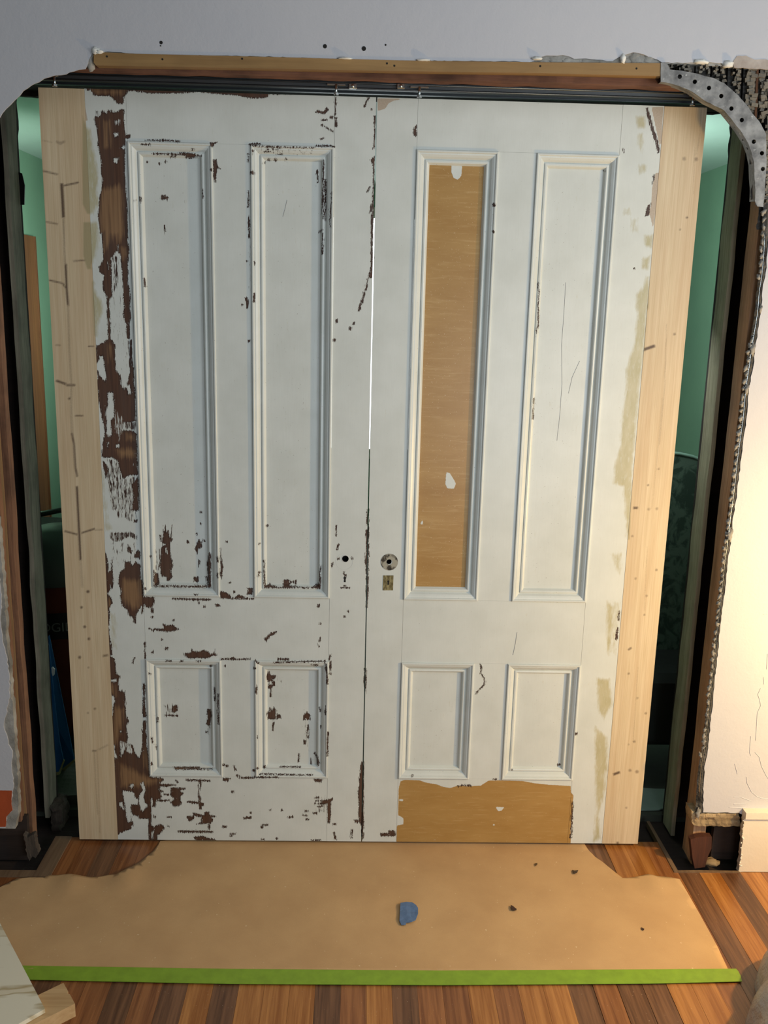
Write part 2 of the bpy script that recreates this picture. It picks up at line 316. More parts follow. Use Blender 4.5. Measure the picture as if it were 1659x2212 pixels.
 ln(T_,1155,1640,1143,1690,w=3), ln(T_,1135,1700,1112,1790,w=3), T_(1095,1795,1110,1800,1100,1850,1085,1865,1088,1820), T_(1038,1955,1052,1955,1048,1980,1035,1978), T_(1008,2000,1025,2003,1025,2025,1005,2025), T_(888,1940,905,1935,905,1960,892,1968),
 dot(T_,320,574,2.6), dot(T_,376,574,3), dot(T_,466,572,1.8), T_(275,600,290,590,285,612,275,612), dot(T_,180,495,2.2), T_(112,1750,135,1748,145,1790,138,1845,128,1840,125,1790), dot(T_,92,1810,1.4), dot(T_,132,1437,1.6), dot(T_,150,2118,2.4), ln(T_,196,1440,200,1470,w=2), ln(T_,194,1710,194,1790,w=2), T_(145,1050,152,1060,158,1240,150,1240,140,1120), ln(T_,145,840,145,980,w=1.8), ln(T_,142,520,142,590,w=2.4), ln(T_,720,455,850,455,880,465,w=2), ln(T_,150,440,250,438,w=2), ln(T_,400,465,600,468,w=1.6), ln(T_,160,450,330,462,700,470,w=1.4),
 ln(T_,785,580,783,700,780,850,w=1.8), T_(772,860,785,880,780,1080,772,1040), ln(T_,803,740,802,900,800,1090,w=1.8), ln(T_,848,850,844,1150,w=1.6), ln(T_,745,1195,775,1170,w=1.6), ln(T_,780,1200,778,1380,w=1.6), ln(T_,732,660,733,770,w=1.3), dot(T_,877,2110,2.4), ln(T_,273,505,330,500,w=1.8), ln(T_,340,480,400,484,w=1.6), ln(T_,380,522,440,524,w=1.6), dot(T_,308,480,1.4),
 L_(280,480,318,475,322,520,300,545,275,530), ln(L_,210,560,330,565,w=2), L_(572,510,600,508,605,560,598,600,598,640,575,648,558,630,575,590,570,550), dot(L_,565,700,1.6),
 L_(1078,195,1095,200,1100,225,1138,230,1130,250,1110,262,1136,290,1132,315,1118,310,1100,350,1078,330,1085,290,1065,250), L_(1095,495,1110,520,1125,490,1140,520,1140,590,1075,592,1068,540,1090,530), L_(1148,550,1175,560,1190,585,1150,588), L_(1385,545,1400,530,1425,560,1425,598,1370,600,1368,560), ln(L_,1408,640,1408,760,w=1.8), ln(L_,1385,770,1385,800,w=3), ln(L_,1335,880,1330,945,w=2.2), ln(L_,1432,915,1437,965,w=2.2), ln(L_,1468,870,1500,960,w=1.8), ln(L_,1120,620,1118,690,w=1.8), ln(L_,1097,360,1097,400,w=2), ln(L_,1120,120,1550,108,w=1.6), L_(1430,140,1495,138,1485,150), ln(L_,970,100,1000,130,w=2.2), ln(L_,1160,92,1250,94,w=3), L_(1595,55,1600,70,1585,100,1580,90), ln(L_,1597,110,1595,190,w=2.2), dot(L_,1598,213,2), L_(975,300,985,330,985,385,975,380), ln(L_,1560,150,1570,300,w=2.4), L_(1515,645,1527,650,1515,668), ln(L_,1505,490,1510,530,w=2.2), ln(L_,632,330,632,440,w=1.6), ln(L_,660,380,662,640,w=2), L_(138,800,150,820,145,850,138,845), dot(L_,107,965,3), ln(L_,110,740,112,790,w=2), ln(L_,155,580,157,620,w=2.4), dot(L_,715,150,1.3), dot(L_,785,88,2), dot(L_,93,217,1.6), ln(L_,225,108,270,108,w=2), ln(L_,340,110,370,110,w=1.8), ln(L_,480,111,515,111,w=1.8), dot(L_,600,150,2), L_(990,730,995,750,985,755), ln(L_,1390,1055,1450,1055,w=2), ln(L_,1175,988,1350,990,w=1.6), ln(L_,1010,1048,1370,1058,w=1.6), dot(L_,988,1000,2.2), dot(L_,1045,990,2.4), ln(L_,1555,480,1553,560,w=2), dot(L_,965,170,2), ln(L_,1550,110,1575,300,w=1.5), L_(1490,900,1500,910,1495,980,1485,970), ln(L_,1575,700,1570,900,w=1.5),
 K_(228,890,270,910,290,890,320,910,370,920,380,932,450,932,460,845,525,842,528,880,545,860,585,862,590,848,612,850,600,900,590,880,565,875,545,885,525,890,530,912,580,925,700,935,800,930,840,900,890,870,898,885,898,948,800,942,700,942,600,938,540,940,450,940,228,940), ln(K_,228,600,228,900,w=1.8), ln(K_,895,670,893,880,w=1.8), K_(232,1545,300,1480,372,1460,340,1500,290,1520,262,1560,245,1585), K_(25,938,85,942,80,1018,25,1010), ln(K_,895,1535,885,1585,w=2), K_(862,1605,872,1630,888,1640,872,1650), dot(K_,893,1368,1.6), dot(K_,871,1165,1.8), dot(K_,873,1148,1.3), dot(K_,1231,1220,1.4), dot(K_,1184,1280,1.5), dot(K_,261,196,1.4), dot(K_,168,410,1.5), dot(K_,164,755,2.4), dot(K_,158,795,2), ln(K_,1120,412,1100,450,1096,480,w=1.8), dot(K_,1096,479,1.6), dot(K_,1110,592,1.8), dot(K_,1275,585,2), dot(K_,1189,918,1.4), ln(K_,1138,938,1245,938,w=1.3), K_(1165,760,1180,740,1175,790), dot(K_,1192,790,2.2), K_(1030,650,1045,640,1042,690,1028,685), ln(K_,1085,195,1085,320,w=1.8),
 K_(1455,0,1475,0,1470,200,1445,200), K_(1438,260,1475,200,1472,560,1450,560,1445,430,1440,330), K_(1435,515,1470,510,1465,800,1440,770,1440,660,1432,640), K_(1445,800,1470,800,1462,1120,1440,1010), K_(1435,1110,1455,1105,1455,1180,1438,1170), K_(1420,1900,1445,1900,1440,2212,1415,2100), K_(1005,1740,1022,1738,1005,1800,998,1790),
 R0(1015,1060,-1000,-1000) if False else PX(1399,444,1405,440,1401,465,1394,468), R0(925,480,942,480,970,590,1000,680,1010,740,1000,752,985,690,960,610), R0(965,935,975,880,982,878,968,935), R2(575,850,584,850,575,942,560,935), ln(R2,590,730,583,800,w=1.8),
 dot(R0,20,1060,3), dot(R0,15,1220,2), ln(R0,793,720,793,750,w=1.6), dot(R0,860,1442,1.8), dot(R0,683,855,2), RB(845,160,880,160,870,168), ln(RB,560,222,600,212,665,215,w=2), ln(RB,1495,345,1490,480,1482,640,w=2.4), RB(0,580,35,580,55,600,40,610,0,608), dot(RB,1384,44,2), dot(RB,188,135,2), ln(RB,1000,90,1003,78,w=2), PX(897,272,900,270,899,296,893,290,892,280), dot(PX,1245,1585,1.8) , ln(PX,1163,610,1163,700,1158,720,w=1.6), ln(PX,1154,860,1151,905,w=1.6),
 ln(PX,1026,1500,1035,1490,1047,1478,1046,1465,1038,1455,1040,1440,1036,1434,w=1.4), PX(822,1800,855,1800,855,1806,822,1806),
]
WHITE = [
 A_(480,560,510,570,500,620,480,600), A_(450,745,525,740,520,790,470,810), A_(555,960,620,930,620,990,580,975), A_(445,1120,525,1115,520,1180,490,1200,455,1170),
 C_(360,470,440,460,460,640,460,820,410,900,430,1100,380,1130,340,1080,350,900,330,740,370,640), C_(650,360,700,360,720,490,660,500), C_(485,1250,540,1240,540,1290,485,1290), C_(355,1220,380,1220,370,1300,360,1290),
 E_(260,610,365,595,350,640,260,640), E_(420,1620,470,1640,450,1740,420,1720), E_(410,1370,445,1380,440,1395,410,1395), E_(405,1730,435,1735,430,1760,410,1760),
 F_(165,465,330,490,350,560,400,600,410,680,300,680,290,740,320,830,400,850,420,885,560,890,560,1080,570,1225,90,1225,95,1130,180,1080,300,1040,320,960,240,930,225,820,190,600),
 F_(440,370,480,340,515,450,490,560,500,640,550,680,520,730,470,790,440,740,410,640,420,540,470,460), F_(600,560,630,620,620,700,590,690), F_(605,1090,640,1060,620,1225,600,1225), F_(120,640,170,640,190,760,120,690), F_(280,380,330,370,330,440,290,420),
 H_(570,595,610,595,605,612,570,612), H_(600,640,620,640,630,700,610,700), L_(1088,285,1110,280,1110,300,1090,305), B_(515,340,525,340,525,480,512,480), B_(362,595,372,600,376,710,366,700)]
BACK = [F_(245,940,330,930,330,990,245,980), F_(565,700,600,700,592,1100,570,1225,560,1100)]   # bare again over the islands
DENS = [(.30, B_(390,480,560,480,580,900,590,1500,640,1700,720,1700,740,2212,480,2212,475,1900,400,1500)), (.75, B_(640,1750,740,1750,730,2240,680,2240)), (.62, B_(420,520,520,500,525,900,440,1130)), (.9, C_(690,0,750,0,750,360,680,380)),
 (.55, C_(300,1440,540,1500,600,1760,820,1700,820,2240,400,2240,370,1900,330,1700)), (.62, C_(600,900,790,900,790,1040,620,1030)), (.72, C_(380,1820,480,1800,490,1960,390,1960)),
 (.5, D_(280,-20,600,-20,640,100,690,230,680,350,600,340,520,300,460,280,380,280,300,100)), (.68, D_(270,470,380,480,520,470,620,480,690,560,670,610,540,560,460,600,360,650,280,600,250,560)), (.8, D_(600,280,690,280,685,350,600,350)),
 (.35, D_(250,620,700,620,700,900,480,900,400,1080,320,1080)), (.5, D_(540,1700,700,1650,660,1850,580,1860)), (.5, D_(420,1570,500,1600,480,1680,420,1660)), (.6, E_(400,740,490,770,515,1000,480,1000)), (.6, E_(500,1560,620,1590,620,1720,510,1600)),
 (.45, H_(480,640,560,640,560,900,480,900)), (.5, H_(570,380,690,380,700,560,570,560)), (.42, L_(200,470,330,460,330,580,210,580)), (.3, L_(1360,600,1430,600,1430,860,1360,860)), (.35, L_(1150,230,1210,230,1200,390,1150,390)), (.4, L_(555,640,600,640,600,720,555,720)),
 (.55, A_(180,400,620,380,620,500,180,520)), (.4, F_(240,830,330,830,330,940,240,940)), (.35, G_(1070,350,1200,350,1200,560,1070,560)), (.3, T_(160,470,700,480,700,540,160,540)), (.33, T_(140,1300,170,1300,170,1700,140,1700))]
WMIX = [(.55, C_(470,720,580,820,610,1000,560,1180,530,1200,520,1100,460,1080,450,950)), (.7, E_(400,1500,560,1560,620,1700,560,1720,400,1640)), (.5, A_(440,540,560,540,540,640,440,640)), (.45, C_(740,1480,800,1480,800,1580,720,1580))]
LIGHT = [A_(280,1580,400,1540,540,1500,590,1600,600,1800,590,2000,620,2240,260,2240,240,2050,250,1800), B_(290,-30,600,-30,610,180,540,300,500,180,440,200,400,320,320,450,300,200), B_(570,380,640,380,650,480,600,560), B_(370,1830,420,1850,410,2000,390,2100,375,2000),
 C_(500,1330,700,1290,800,1330,790,1450,550,1440), C_(640,1080,760,1090,780,1200,640,1180), D_(460,1180,700,1200,720,1400,690,1600,620,1640,520,1560,450,1480,440,1330), D_(225,1460,285,1490,280,1580,225,1600), E_(270,650,330,700,345,850,310,860,270,780), E_(790,1600,830,1800,830,1960,780,1900,755,1750), E_(300,1000,480,1050,450,1250,400,1450,340,1600,300,1500),
 A_(300,560,390,560,390,960,310,960), A_(40,80,600,90,600,180,200,170), F_(930,115,1320,115,1310,150,960,155), E_(400,1850,850,2070,1000,2110,800,2212,420,2212)]
TAN = [PX(917,356,985,354,1052,357,1050,500,1040,760,1026,1000,1010,1200,1008,1276,950,1276,890,1274,893,1100,903,760,913,500),
 RB(80,235,95,180,130,168,250,172,300,190,390,205,440,225,500,235,560,215,650,220,750,215,810,175,900,172,1090,178,1180,195,1300,208,1480,218,1483,270,1503,295,1495,430,1482,560,1480,700,60,700,65,540,118,530,118,480,75,455)]
TANW = [PX(975,354,998,354,997,378,990,388,980,385,975,372), PX(964,1020,972,1022,985,1045,980,1056,966,1055,962,1045), RB(868,388,938,392,920,418,890,425), RB(85,325,118,328,115,342,88,340), RB(355,660,370,655,388,660), dot(RB,855,535,1.8), PX(908,1132,913,1122,914,1134)]
FILL = [(.9, A_(-10,480,40,640,110,700,150,1000,200,1200,230,1400,200,1600,230,1800,150,1950,60,1950,-10,1800)), (.9, B_(0,0,210,0,230,250,190,500,110,650,130,700,60,700,0,500)), (.9, B_(130,880,180,900,160,980,190,1050,280,1180,290,1350,230,1500,200,1700,165,1700,140,1200)),
 (.6, C_(260,1600,310,1700,330,2212,290,2212)), (.6, D_(180,0,210,0,230,330,300,430,240,480,180,480)), (.55, D_(255,1680,330,1700,370,1900,340,2100,360,2212,285,2212)), (.35, E_(300,1640,420,1900,500,2100,420,2212,320,2212)),
 (.9, R0(870,530,925,530,925,600,880,600)), (.8, R0(880,630,915,630,905,750,880,700)), (.7, R0(880,820,930,820,930,860,890,880)), (.7, R0(800,1080,830,1080,830,1120,800,1120)), (.9, R0(920,1240,972,1240,962,1320,920,1300)), (.9, R0(910,1380,960,1360,940,1450,900,1440)), (.9, R0(870,1600,930,1580,950,1500,945,1680,870,1680)), (.5, R0(830,1140,880,1140,880,1220,840,1220)),
 (.95, R1(785,-10,760,70,715,120,720,250,700,480,640,650,640,800,610,1000,600,1200,560,1330,550,1480,620,1500,640,1790,650,1880,665,1880,680,1500,700,1200,740,750,770,500,795,200,808,-10)),
 (.6, R2(530,320,610,310,600,480,540,380)), (.9, R2(500,660,550,700,540,900,520,1050,500,1000)), (.95, R2(430,1210,520,1220,540,1400,480,1500,440,1450)), (.95, R2(420,1560,500,1640,510,1880,420,1880)),
 (.95, R3(415,-10,500,-10,490,350,440,540,460,700,400,730,430,500,420,300)), (.5, R1(640,1780,650,1780,650,1862,630,1862)), (.5, PX(1325,1300,1340,1300,1330,1420,1320,1400))]
GREY = [(1.0, R0(962,475,1032,475,1022,690,1010,700)), (1.0, R0(985,870,1012,868,1000,1000,972,1200,955,1130,945,1110,960,1060,965,960)), (.8, A_(70,560,0,560,0,300,20,300)), (.9, PX(828,212,880,212,850,218,840,223,832,235,816,240,815,212))]
KNOT = [  # dark figure in the new pine boards
 (1, ln(PX,133,396,135,430,137,470,w=5)), (.5, ln(PX,137,470,139,540,143,620,w=4)), (.9, ln(PX,142,570,144,625,147,660,w=4)), (.35, ln(PX,147,660,150,760,154,830,154,900,156,940,w=5)), (.9, ln(PX,155,935,160,960,163,1010,167,1030,w=3.5)), (.9, ln(PX,166,1050,169,1110,172,1170,174,1210,w=4)), (.3, ln(PX,174,1210,178,1270,w=6)),
 (.8, ln(PX,92,369,125,377,w=3)), (.9, ln(PX,138,401,170,394,w=3)), (.7, ln(PX,98,479,125,484,w=3)), (.8, ln(PX,158,564,185,562,w=2.4)), (1, ln(PX,106,605,135,612,142,622,w=2.4)), (.8, ln(PX,120,745,131,746,w=2)), (.9, ln(PX,190,748,203,748,w=2)), (.9, ln(PX,121,822,143,830,w=4)), (.8, ln(PX,143,832,163,832,w=4)), (.8, ln(PX,162,898,180,898,w=2.6)), (.8, dot(PX,150,861,2.5)), (.9, ln(PX,139,1147,168,1155,w=3)), (.9, ln(PX,177,1151,205,1142,w=3)), (.5, ln(PX,205,1145,222,1144,w=3)),
 (.45, PX(120,302,130,306,140,302,142,308,130,314,120,308)), (.3, ln(PX,90,303,115,308,w=4)), (.9, dot(PX,190,1278,3)), (.9, dot(PX,176,1312,2.5)), (.9, dot(PX,183,1354,2.6)), (.9, dot(PX,192,1380,2.6)), (.8, dot(PX,172,1420,3)), (.7, ln(PX,222,1417,234,1415,w=4)), (.6, dot(PX,191,1442,2)), (.7, dot(PX,205,1531,2.4)), (.6, dot(PX,190,1540,2)), (.7, ln(PX,199,1622,209,1622,w=3)), (.35, ln(PX,204,1625,207,1700,211,1760,w=3)), (.35, ln(PX,209,1625,213,1700,216,1800,w=3)), (.3, ln(PX,212,1620,235,1608,w=5)),
 (.5, dot(PX,1478,343,4)), (.5, dot(PX,1504,344,4)), (.35, ln(PX,1515,235,1512,290,1504,335,w=3)), (1, ln(PX,1389,756,1400,752,1415,747,w=5)), (.9, dot(PX,1457,722,2)), (.9, dot(PX,1484,470,2)), (.8, dot(PX,1469,496,1.6)), (1, ln(PX,1368,1097,1378,1097,w=4)), (.5, dot(PX,1401,1100,3)), (.5, dot(PX,1419,1099,3)), (.9, dot(PX,1400,1048,1.6)), (.8, dot(PX,1423,1013,1.6)), (.8, dot(PX,1418,1231,2)), (.7, dot(PX,1366,1158,2)), (.8, dot(PX,1373,1250,1.8)), (.8, dot(PX,1397,1287,1.6)), (.8, dot(PX,1392,1328,1.6)), (.9, ln(PX,1357,1404,1364,1399,w=3)), (.8, dot(PX,1358,1455,2)), (.6, dot(PX,1377,1508,2)), (.8, dot(PX,1395,1541,2)), (1, ln(PX,1325,1673,1339,1668,w=4)), (.6, dot(PX,1361,1664,3)), (.6, dot(PX,1376,1667,3.5)), (.7, dot(PX,1353,1745,1.8)), (.7, dot(PX,1370,1602,2.4)), (.5, dot(PX,1358,1608,2)), (.9, dot(PX,1334,1821,2.4)), (.5, ln(PX,1440,700,1436,830,1424,960,w=1.6)), (.4, ln(PX,1430,860,1420,980,1408,1100,w=1.6)), (.4, ln(PX,1398,1180,1392,1320,w=1.4)), (.4, ln(PX,1378,1440,1368,1600,w=1.4)), (.35, ln(PX,1500,300,1498,420,w=2))]
RUST = [K_(0, 0, 1, 0, 1, 1)]

def sdf(P, poly):
    """signed distance in photo pixels, positive inside"""
    Q = np.array(poly, float); d2 = np.full(len(P), 1e9); ins = np.zeros(len(P), bool); n = len(Q)
    for i in range(n):
        a, b = Q[i], Q[(i + 1) % n]; e = b - a; w_ = P - a; L = e @ e + 1e-12
        t = np.clip((w_ @ e) / L, 0, 1); r = w_ - t[:, None] * e; d2 = np.minimum(d2, (r * r).sum(1))
        c = (a[1] <= P[:, 1]) != (b[1] <= P[:, 1])
        if c.any():
            xx = a[0] + (P[:, 1] - a[1]) * (b[0] - a[0]) / ((b[1] - a[1]) if b[1] != a[1] else 1e-12); ins ^= c & (P[:, 0] < xx)
    d = np.sqrt(d2); return np.where(ins, d, -d)
PAD = 12.0
def near(P, poly, pad=PAD):
    Q = np.array(poly); lo, hi = Q.min(0) - pad, Q.max(0) + pad
    return np.nonzero((P[:, 0] > lo[0]) & (P[:, 0] < hi[0]) & (P[:, 1] > lo[1]) & (P[:, 1] < hi[1]))[0]
def maxfield(P, polys):
    out = np.full(len(P), -PAD)
    for p in polys:
        if len(p) < 3: continue
        i = near(P, p)
        if len(i): out[i] = np.maximum(out[i], np.clip(sdf(P[i], p), -PAD, PAD))
    return out
def softfield(P, items, f=3.0):
    out = np.zeros(len(P))
    for a, p in items:
        i = near(P, p)
        if len(i): out[i] = np.maximum(out[i], a * np.clip(.5 + sdf(P[i], p) / (2 * f), 0, 1))
    return out
def marks(V):
    P = proj(np.array(V, float))
    b = maxfield(P, BARE); b = np.minimum(b, -maxfield(P, WHITE)); b = np.maximum(b, maxfield(P, BACK))
    t = np.minimum(maxfield(P, TAN), -maxfield(P, TANW))
    return dict(bare=b, dens=softfield(P, DENS), wmix=softfield(P, WMIX), light=softfield(P, [(1, q) for q in LIGHT], 10),
                tan=t, fill=softfield(P, FILL, 5), grey=softfield(P, GREY, 1.5))

# ------------------------------------------------------------------ materials
def door_paint():
    t = NT('worn_white_door_paint', .36)
    v = t.map((1, 1, 1)); vs = t.map((1, 1, .10))
    nf = t.noise(v, 260, 5, .65); ns = t.noise(vs, 420, 4, .6); ns2 = t.noise(vs, 120, 3, .6)
    nr = t.math('ADD', t.math('MULTIPLY', t.math('SUBTRACT', nf, .5), 8.0), t.math('MULTIPLY', t.math('MULTIPLY', t.math('SUBTRACT', ns, .5), 16.0), t.range(t.attr('bare'), -9, 3, .4, 1)))
    e = t.math('ADD', t.math('ADD', t.attr('bare'), .55), nr)
    m1 = t.range(e, -.3, .3)
    st = t.math('ADD', t.math('MULTIPLY', ns, .6), t.math('MULTIPLY', ns2, .4))
    stn = t.range(st, .34, .66)                       # ~uniform 0..1
    m2 = t.range(t.math('ADD', t.math('SUBTRACT', t.attr('dens'), 1.0), stn), .02, .16)
    m = t.math('MAXIMUM', m1, m2)
    wm = t.range(t.math('ADD', t.math('SUBTRACT', t.attr('wmix'), 1.0), stn), .0, .15)
    # paint flecks left near the rim of the bare wood
    fl = t.math('MULTIPLY', t.range(t.noise(v, 150, 2), .70, .73), t.range(t.attr('bare'), 2, 6, 1, 0))
    m = t.math('MULTIPLY', m, t.math('SUBTRACT', 1.0, wm)); 
    m = t.math('SUBTRACT', m, t.math('MULTIPLY', fl, .9), None, True)
    # white paint with brush marks and grime
    br = t.noise(t.map((1, 1, .05)), 300, 3); gr = t.noise(v, 9, 4)
    white = t.mix(t.range(gr, .35, .7), srgb(212, 216, 211), srgb(203, 207, 201))
    white = t.mix(t.range(br, .3, .7, 0, .12), white, srgb(186, 187, 183))
    sp = t.range(t.noise(v, 190, 2), .725, .75, 0, .55)
    white = t.mix(sp, white, srgb(120, 112, 100))
    fillc = t.mix(t.range(t.noise(t.map((1, 1, .3)), 60, 4), .3, .7), srgb(168, 159, 116), srgb(184, 176, 142))
    nfill = t.math('ADD', t.attr('fill'), t.math('MULTIPLY', t.math('SUBTRACT', t.noise(t.map((1, 1, .25)), 130, 4, .65), .5), 1.5))
    c = t.mix(t.range(nfill, .2, .9, 0, .85), white, fillc)
    c = t.mix(t.range(t.attr('grey'), .4, .6), c, t.mix(t.range(nf, .3, .7), srgb(172, 156, 138), srgb(188, 174, 156)))
    mt = t.range(t.math('ADD', t.attr('tan'), t.math('MULTIPLY', t.math('SUBTRACT', nf, .5), 3.0)), -.4, .4)
    tanc = t.mix(t.range(t.noise(t.map((.25, 1, 1)), 22, 5, .6), .3, .72), srgb(160, 122, 66), srgb(172, 136, 80))
    tanc = t.mix(t.range(t.noise(t.map((.1, 1, 1)), 150, 4), .55, .8, 0, .35), tanc, srgb(208, 180, 130))
    tanc = t.mix(t.range(t.noise(v, 320, 1), .73, .77, 0, .6), tanc, srgb(225, 210, 180))
    c = t.mix(mt, c, tanc)
    # bare softwood, stained dark
    g = t.noise(t.map((1, 1, .03)), 160, 4, .6, .4); g2 = t.noise(t.map((1, 1, .12)), 30, 3)
    dk = t.mix(t.range(g, .3, .7), srgb(66, 42, 30), srgb(92, 62, 44)); dk = t.mix(t.range(g2, .4, .7, 0, .6), dk, srgb(84, 66, 56))
    lt = t.mix(t.range(g, .3, .7), srgb(118, 88, 60), srgb(142, 110, 78))
    wd = t.mix(t.range(t.math('ADD', t.attr('light'), t.math('MULTIPLY', t.math('SUBTRACT', g, .5), 1.6)), .3, .9, 0, 1), dk, lt)
    # small chips are the darkest
    wd = t.mix(t.range(t.attr('bare'), 0, 3.0, .75, 0), wd, srgb(44, 24, 18))
    c = t.mix(m, c, wd)
    rg = t.mix(m, (.35,) * 3 + (1,), (.55,) * 3 + (1,)); t.link(rg, t.b.inputs['Roughness'])
    h = t.math('ADD', t.math('MULTIPLY', m, -1.0), t.math('MULTIPLY', br, .10)); h = t.math('ADD', h, t.math('MULTIPLY', mt, -.5)); h = t.math('ADD', h, t.math('MULTIPLY', t.noise(v, 45, 3), .25))
    t.bump(h, .0005); return t.col(c)
def pine():
    t = NT('new_pine', .55)
    g = t.noise(t.map((1, 1, .03)), 110, 4, .6, .5); g2 = t.noise(t.map((1, 1, .06)), 22, 3, .5, 1.0); g3 = t.noise(t.map((1, 1, .01)), 400, 3)
    c = t.mix(t.range(g, .3, .7), srgb(196, 176, 142), srgb(213, 195, 164)); c = t.mix(t.range(g2, .4, .75, 0, .45), c, srgb(180, 148, 112)); c = t.mix(t.range(g3, .45, .7, 0, .25), c, srgb(168, 138, 104))
    k = t.math('ADD', t.attr('knot'), t.math('MULTIPLY', t.math('SUBTRACT', t.noise(t.map((1, 1, 1)), 300, 3), .5), .3))
    c = t.mix(t.range(k, .12, .8, 0, .9), c, srgb(74, 52, 38))
    fc = srgb(158, 146, 110); c = t.mix(t.range(t.attr('fill'), .3, .6, 0, .85), c, fc)
    t.bump(g, .0003); return t.col(c)
M = {}
M['door'] = door_paint(); M['pine'] = pine()
def wallpaint(name, a, b):
    t = NT(name, .55); v = t.map((1, 1, 1)); n = t.noise(v, 2.2, 4); f = t.noise(v, 130, 4)
    c = t.mix(t.range(n, .3, .7), a, b)
    t.bump(t.math('ADD', t.noise(v, 28, 4), t.math('MULTIPLY', f, .4)), .0012, .8); return t.col(c)
M['wall'] = wallpaint('lavender_white_wall_paint', srgb(186, 186, 191), srgb(192, 191, 194))
M['green'] = wallpaint('green_wall_paint', srgb(104, 142, 116), srgb(112, 150, 122))
M['mint'] = wallpaint('mint_ceiling_paint', srgb(168, 196, 182), srgb(176, 202, 190))
M['trimpaint'] = wallpaint('cream_trim_paint', srgb(214, 204, 186), srgb(222, 212, 196))
def plaster(name, a, b, s=60, d=.003):
    t = NT(name, .85); v = t.map((1, 1, 1)); n = t.noise(v, s, 6, .65); n2 = t.noise(v, 14, 4)
    t.bump(n, d); return t.col(t.mix(t.range(n2, .35, .65), a, b))
M['plaster'] = plaster('broken_grey_plaster', srgb(120, 116, 108), srgb(168, 164, 156))
M['plasterw'] = plaster('white_plaster_edge', srgb(214, 212, 204), srgb(232, 230, 222), 90, .0015)
M['scar'] = plaster('pinkish_stripped_plaster', srgb(150, 136, 126), srgb(190, 180, 170), 90, .0015)
M['keys'] = plaster('dark_plaster_keys', srgb(48, 47, 45), srgb(96, 93, 89), 110, .004)
M['chunk'] = plaster('tan_mortar_chunks', srgb(84, 79, 71), srgb(128, 120, 106), 120, .002)
M['cocoa'] = wood('old_brown_stud_wood', srgb(92, 60, 42), srgb(150, 110, 82), 'Z', .85, 130, .05, .0015, .6)
M['cocoalight'] = wood('brown_jamb_wood_lit', srgb(134, 98, 70), srgb(196, 156, 120), 'Z', .85, 130, .05, .0015, .4)  # brown stud wood made paler, standing in for light missing there
M['greylight'] = wood('weathered_jamb_wood_lit', srgb(140, 130, 106), srgb(204, 194, 166), 'Z', .85, 120, .04, .0015, .3)  # paler copy of the grey stud wood, missing light put into the colour
M['greystud'] = wood('weathered_grey_stud_wood', srgb(100, 94, 78), srgb(172, 164, 142), 'Z', .85, 120, .04, .0015, .5)
M['header'] = wood('tan_plywood_strip', srgb(132, 100, 58), srgb(164, 130, 82), 'X', .7, 90, .06, .0006, .2)
M['beam'] = wood('reddish_header_beam', srgb(84, 52, 38), srgb(140, 98, 76), 'X', .9, 60, .06, .002, .7)
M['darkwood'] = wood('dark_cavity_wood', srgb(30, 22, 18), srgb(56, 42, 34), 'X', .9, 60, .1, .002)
M['greydark'] = wood('dusty_dark_wood', srgb(44, 36, 30), srgb(92, 80, 68), 'Z', .9, 90, .2, .003, .5)
M['redblock'] = wood('reddish_block_wood_shaded', srgb(40, 19, 11), srgb(84, 44, 24), 'Z', .7, 100, .05, .001)  # reddish wood, darkened to carry the shade of the hollow
M['lath'] = wood('pale_lath', srgb(138, 104, 66), srgb(168, 132, 88), 'Z', .8)
M['rough'] = wood('splintered_lath_wood', srgb(96, 76, 50), srgb(186, 164, 128), 'X', .9, 60, .12, .004, .8)
def metal(name, c, r=.35, ns=40):
    t = NT(name, r); t.b.inputs['Metallic'].default_value = 1; t.col(c); t.bump(t.noise(t.map((1, 1, 1)), ns, 4), .0004); return t.m
M['alu'] = metal('grey_aluminium_track', srgb(104, 108, 110), .45); M['zinc'] = metal('bright_zinc', srgb(200, 205, 206), .25)
def galv():
    t = NT('dusty_galvanised_plate', .6); t.b.inputs['Metallic'].default_value = .25; v = t.map((1, 1, 1)); n = t.noise(v, 22, 6, .6); n2 = t.noise(v, 80, 5)
    c = t.mix(t.range(n, .35, .65), srgb(92, 92, 92), srgb(152, 152, 150)); c = t.mix(t.range(n2, .62, .72, 0, .7), c, srgb(196, 196, 192))
    t.bump(n2, .0015); return t.col(c)
M['galv'] = galv()
M['darkmetal'] = metal('dark_mending_plate', srgb(48, 48, 50), .45)
M['bead'] = plaster('dusty_dark_bead_mesh', srgb(24, 23, 22), srgb(92, 89, 84), 140, .004)
M['black'] = flat('black_void', (.004, .004, .004, 1), .9)
M['hole'] = flat('dark_hole', (.01, .009, .008, 1), .9)
def plank(name, a, b):
    t = NT(name, .38); oi = t.n.new('ShaderNodeObjectInfo'); add = t.n.new('ShaderNodeVectorMath'); add.operation = 'ADD'; t.link(t.map((1, .035, 1)), add.inputs[0])
    cmb = t.n.new('ShaderNodeCombineXYZ'); r = t.math('MULTIPLY', oi.outputs['Random'], 53.0)
    for i in range(3): t.link(r, cmb.inputs[i])
    t.link(cmb.outputs[0], add.inputs[1]); v = add.outputs[0]
    g = t.noise(v, 150, 4, .6, .3); g2 = t.noise(v, 34, 3, .5, 1.2)
    c = t.mix(t.range(t.math('ADD', t.math('MULTIPLY', g, .45), t.math('MULTIPLY', g2, .55)), .40, .60), a, b)
    c = t.mix(t.range(oi.outputs['Random'], 0, 1, 0, .22), c, tuple(x * .6 for x in a[:3]) + (1,))
    d = t.noise(t.map((1, 1, 1)), 230, 1); c = t.mix(t.range(d, .765, .785, 0, .8), c, srgb(220, 200, 170))
    t.bump(g, .0004); return t.col(c)
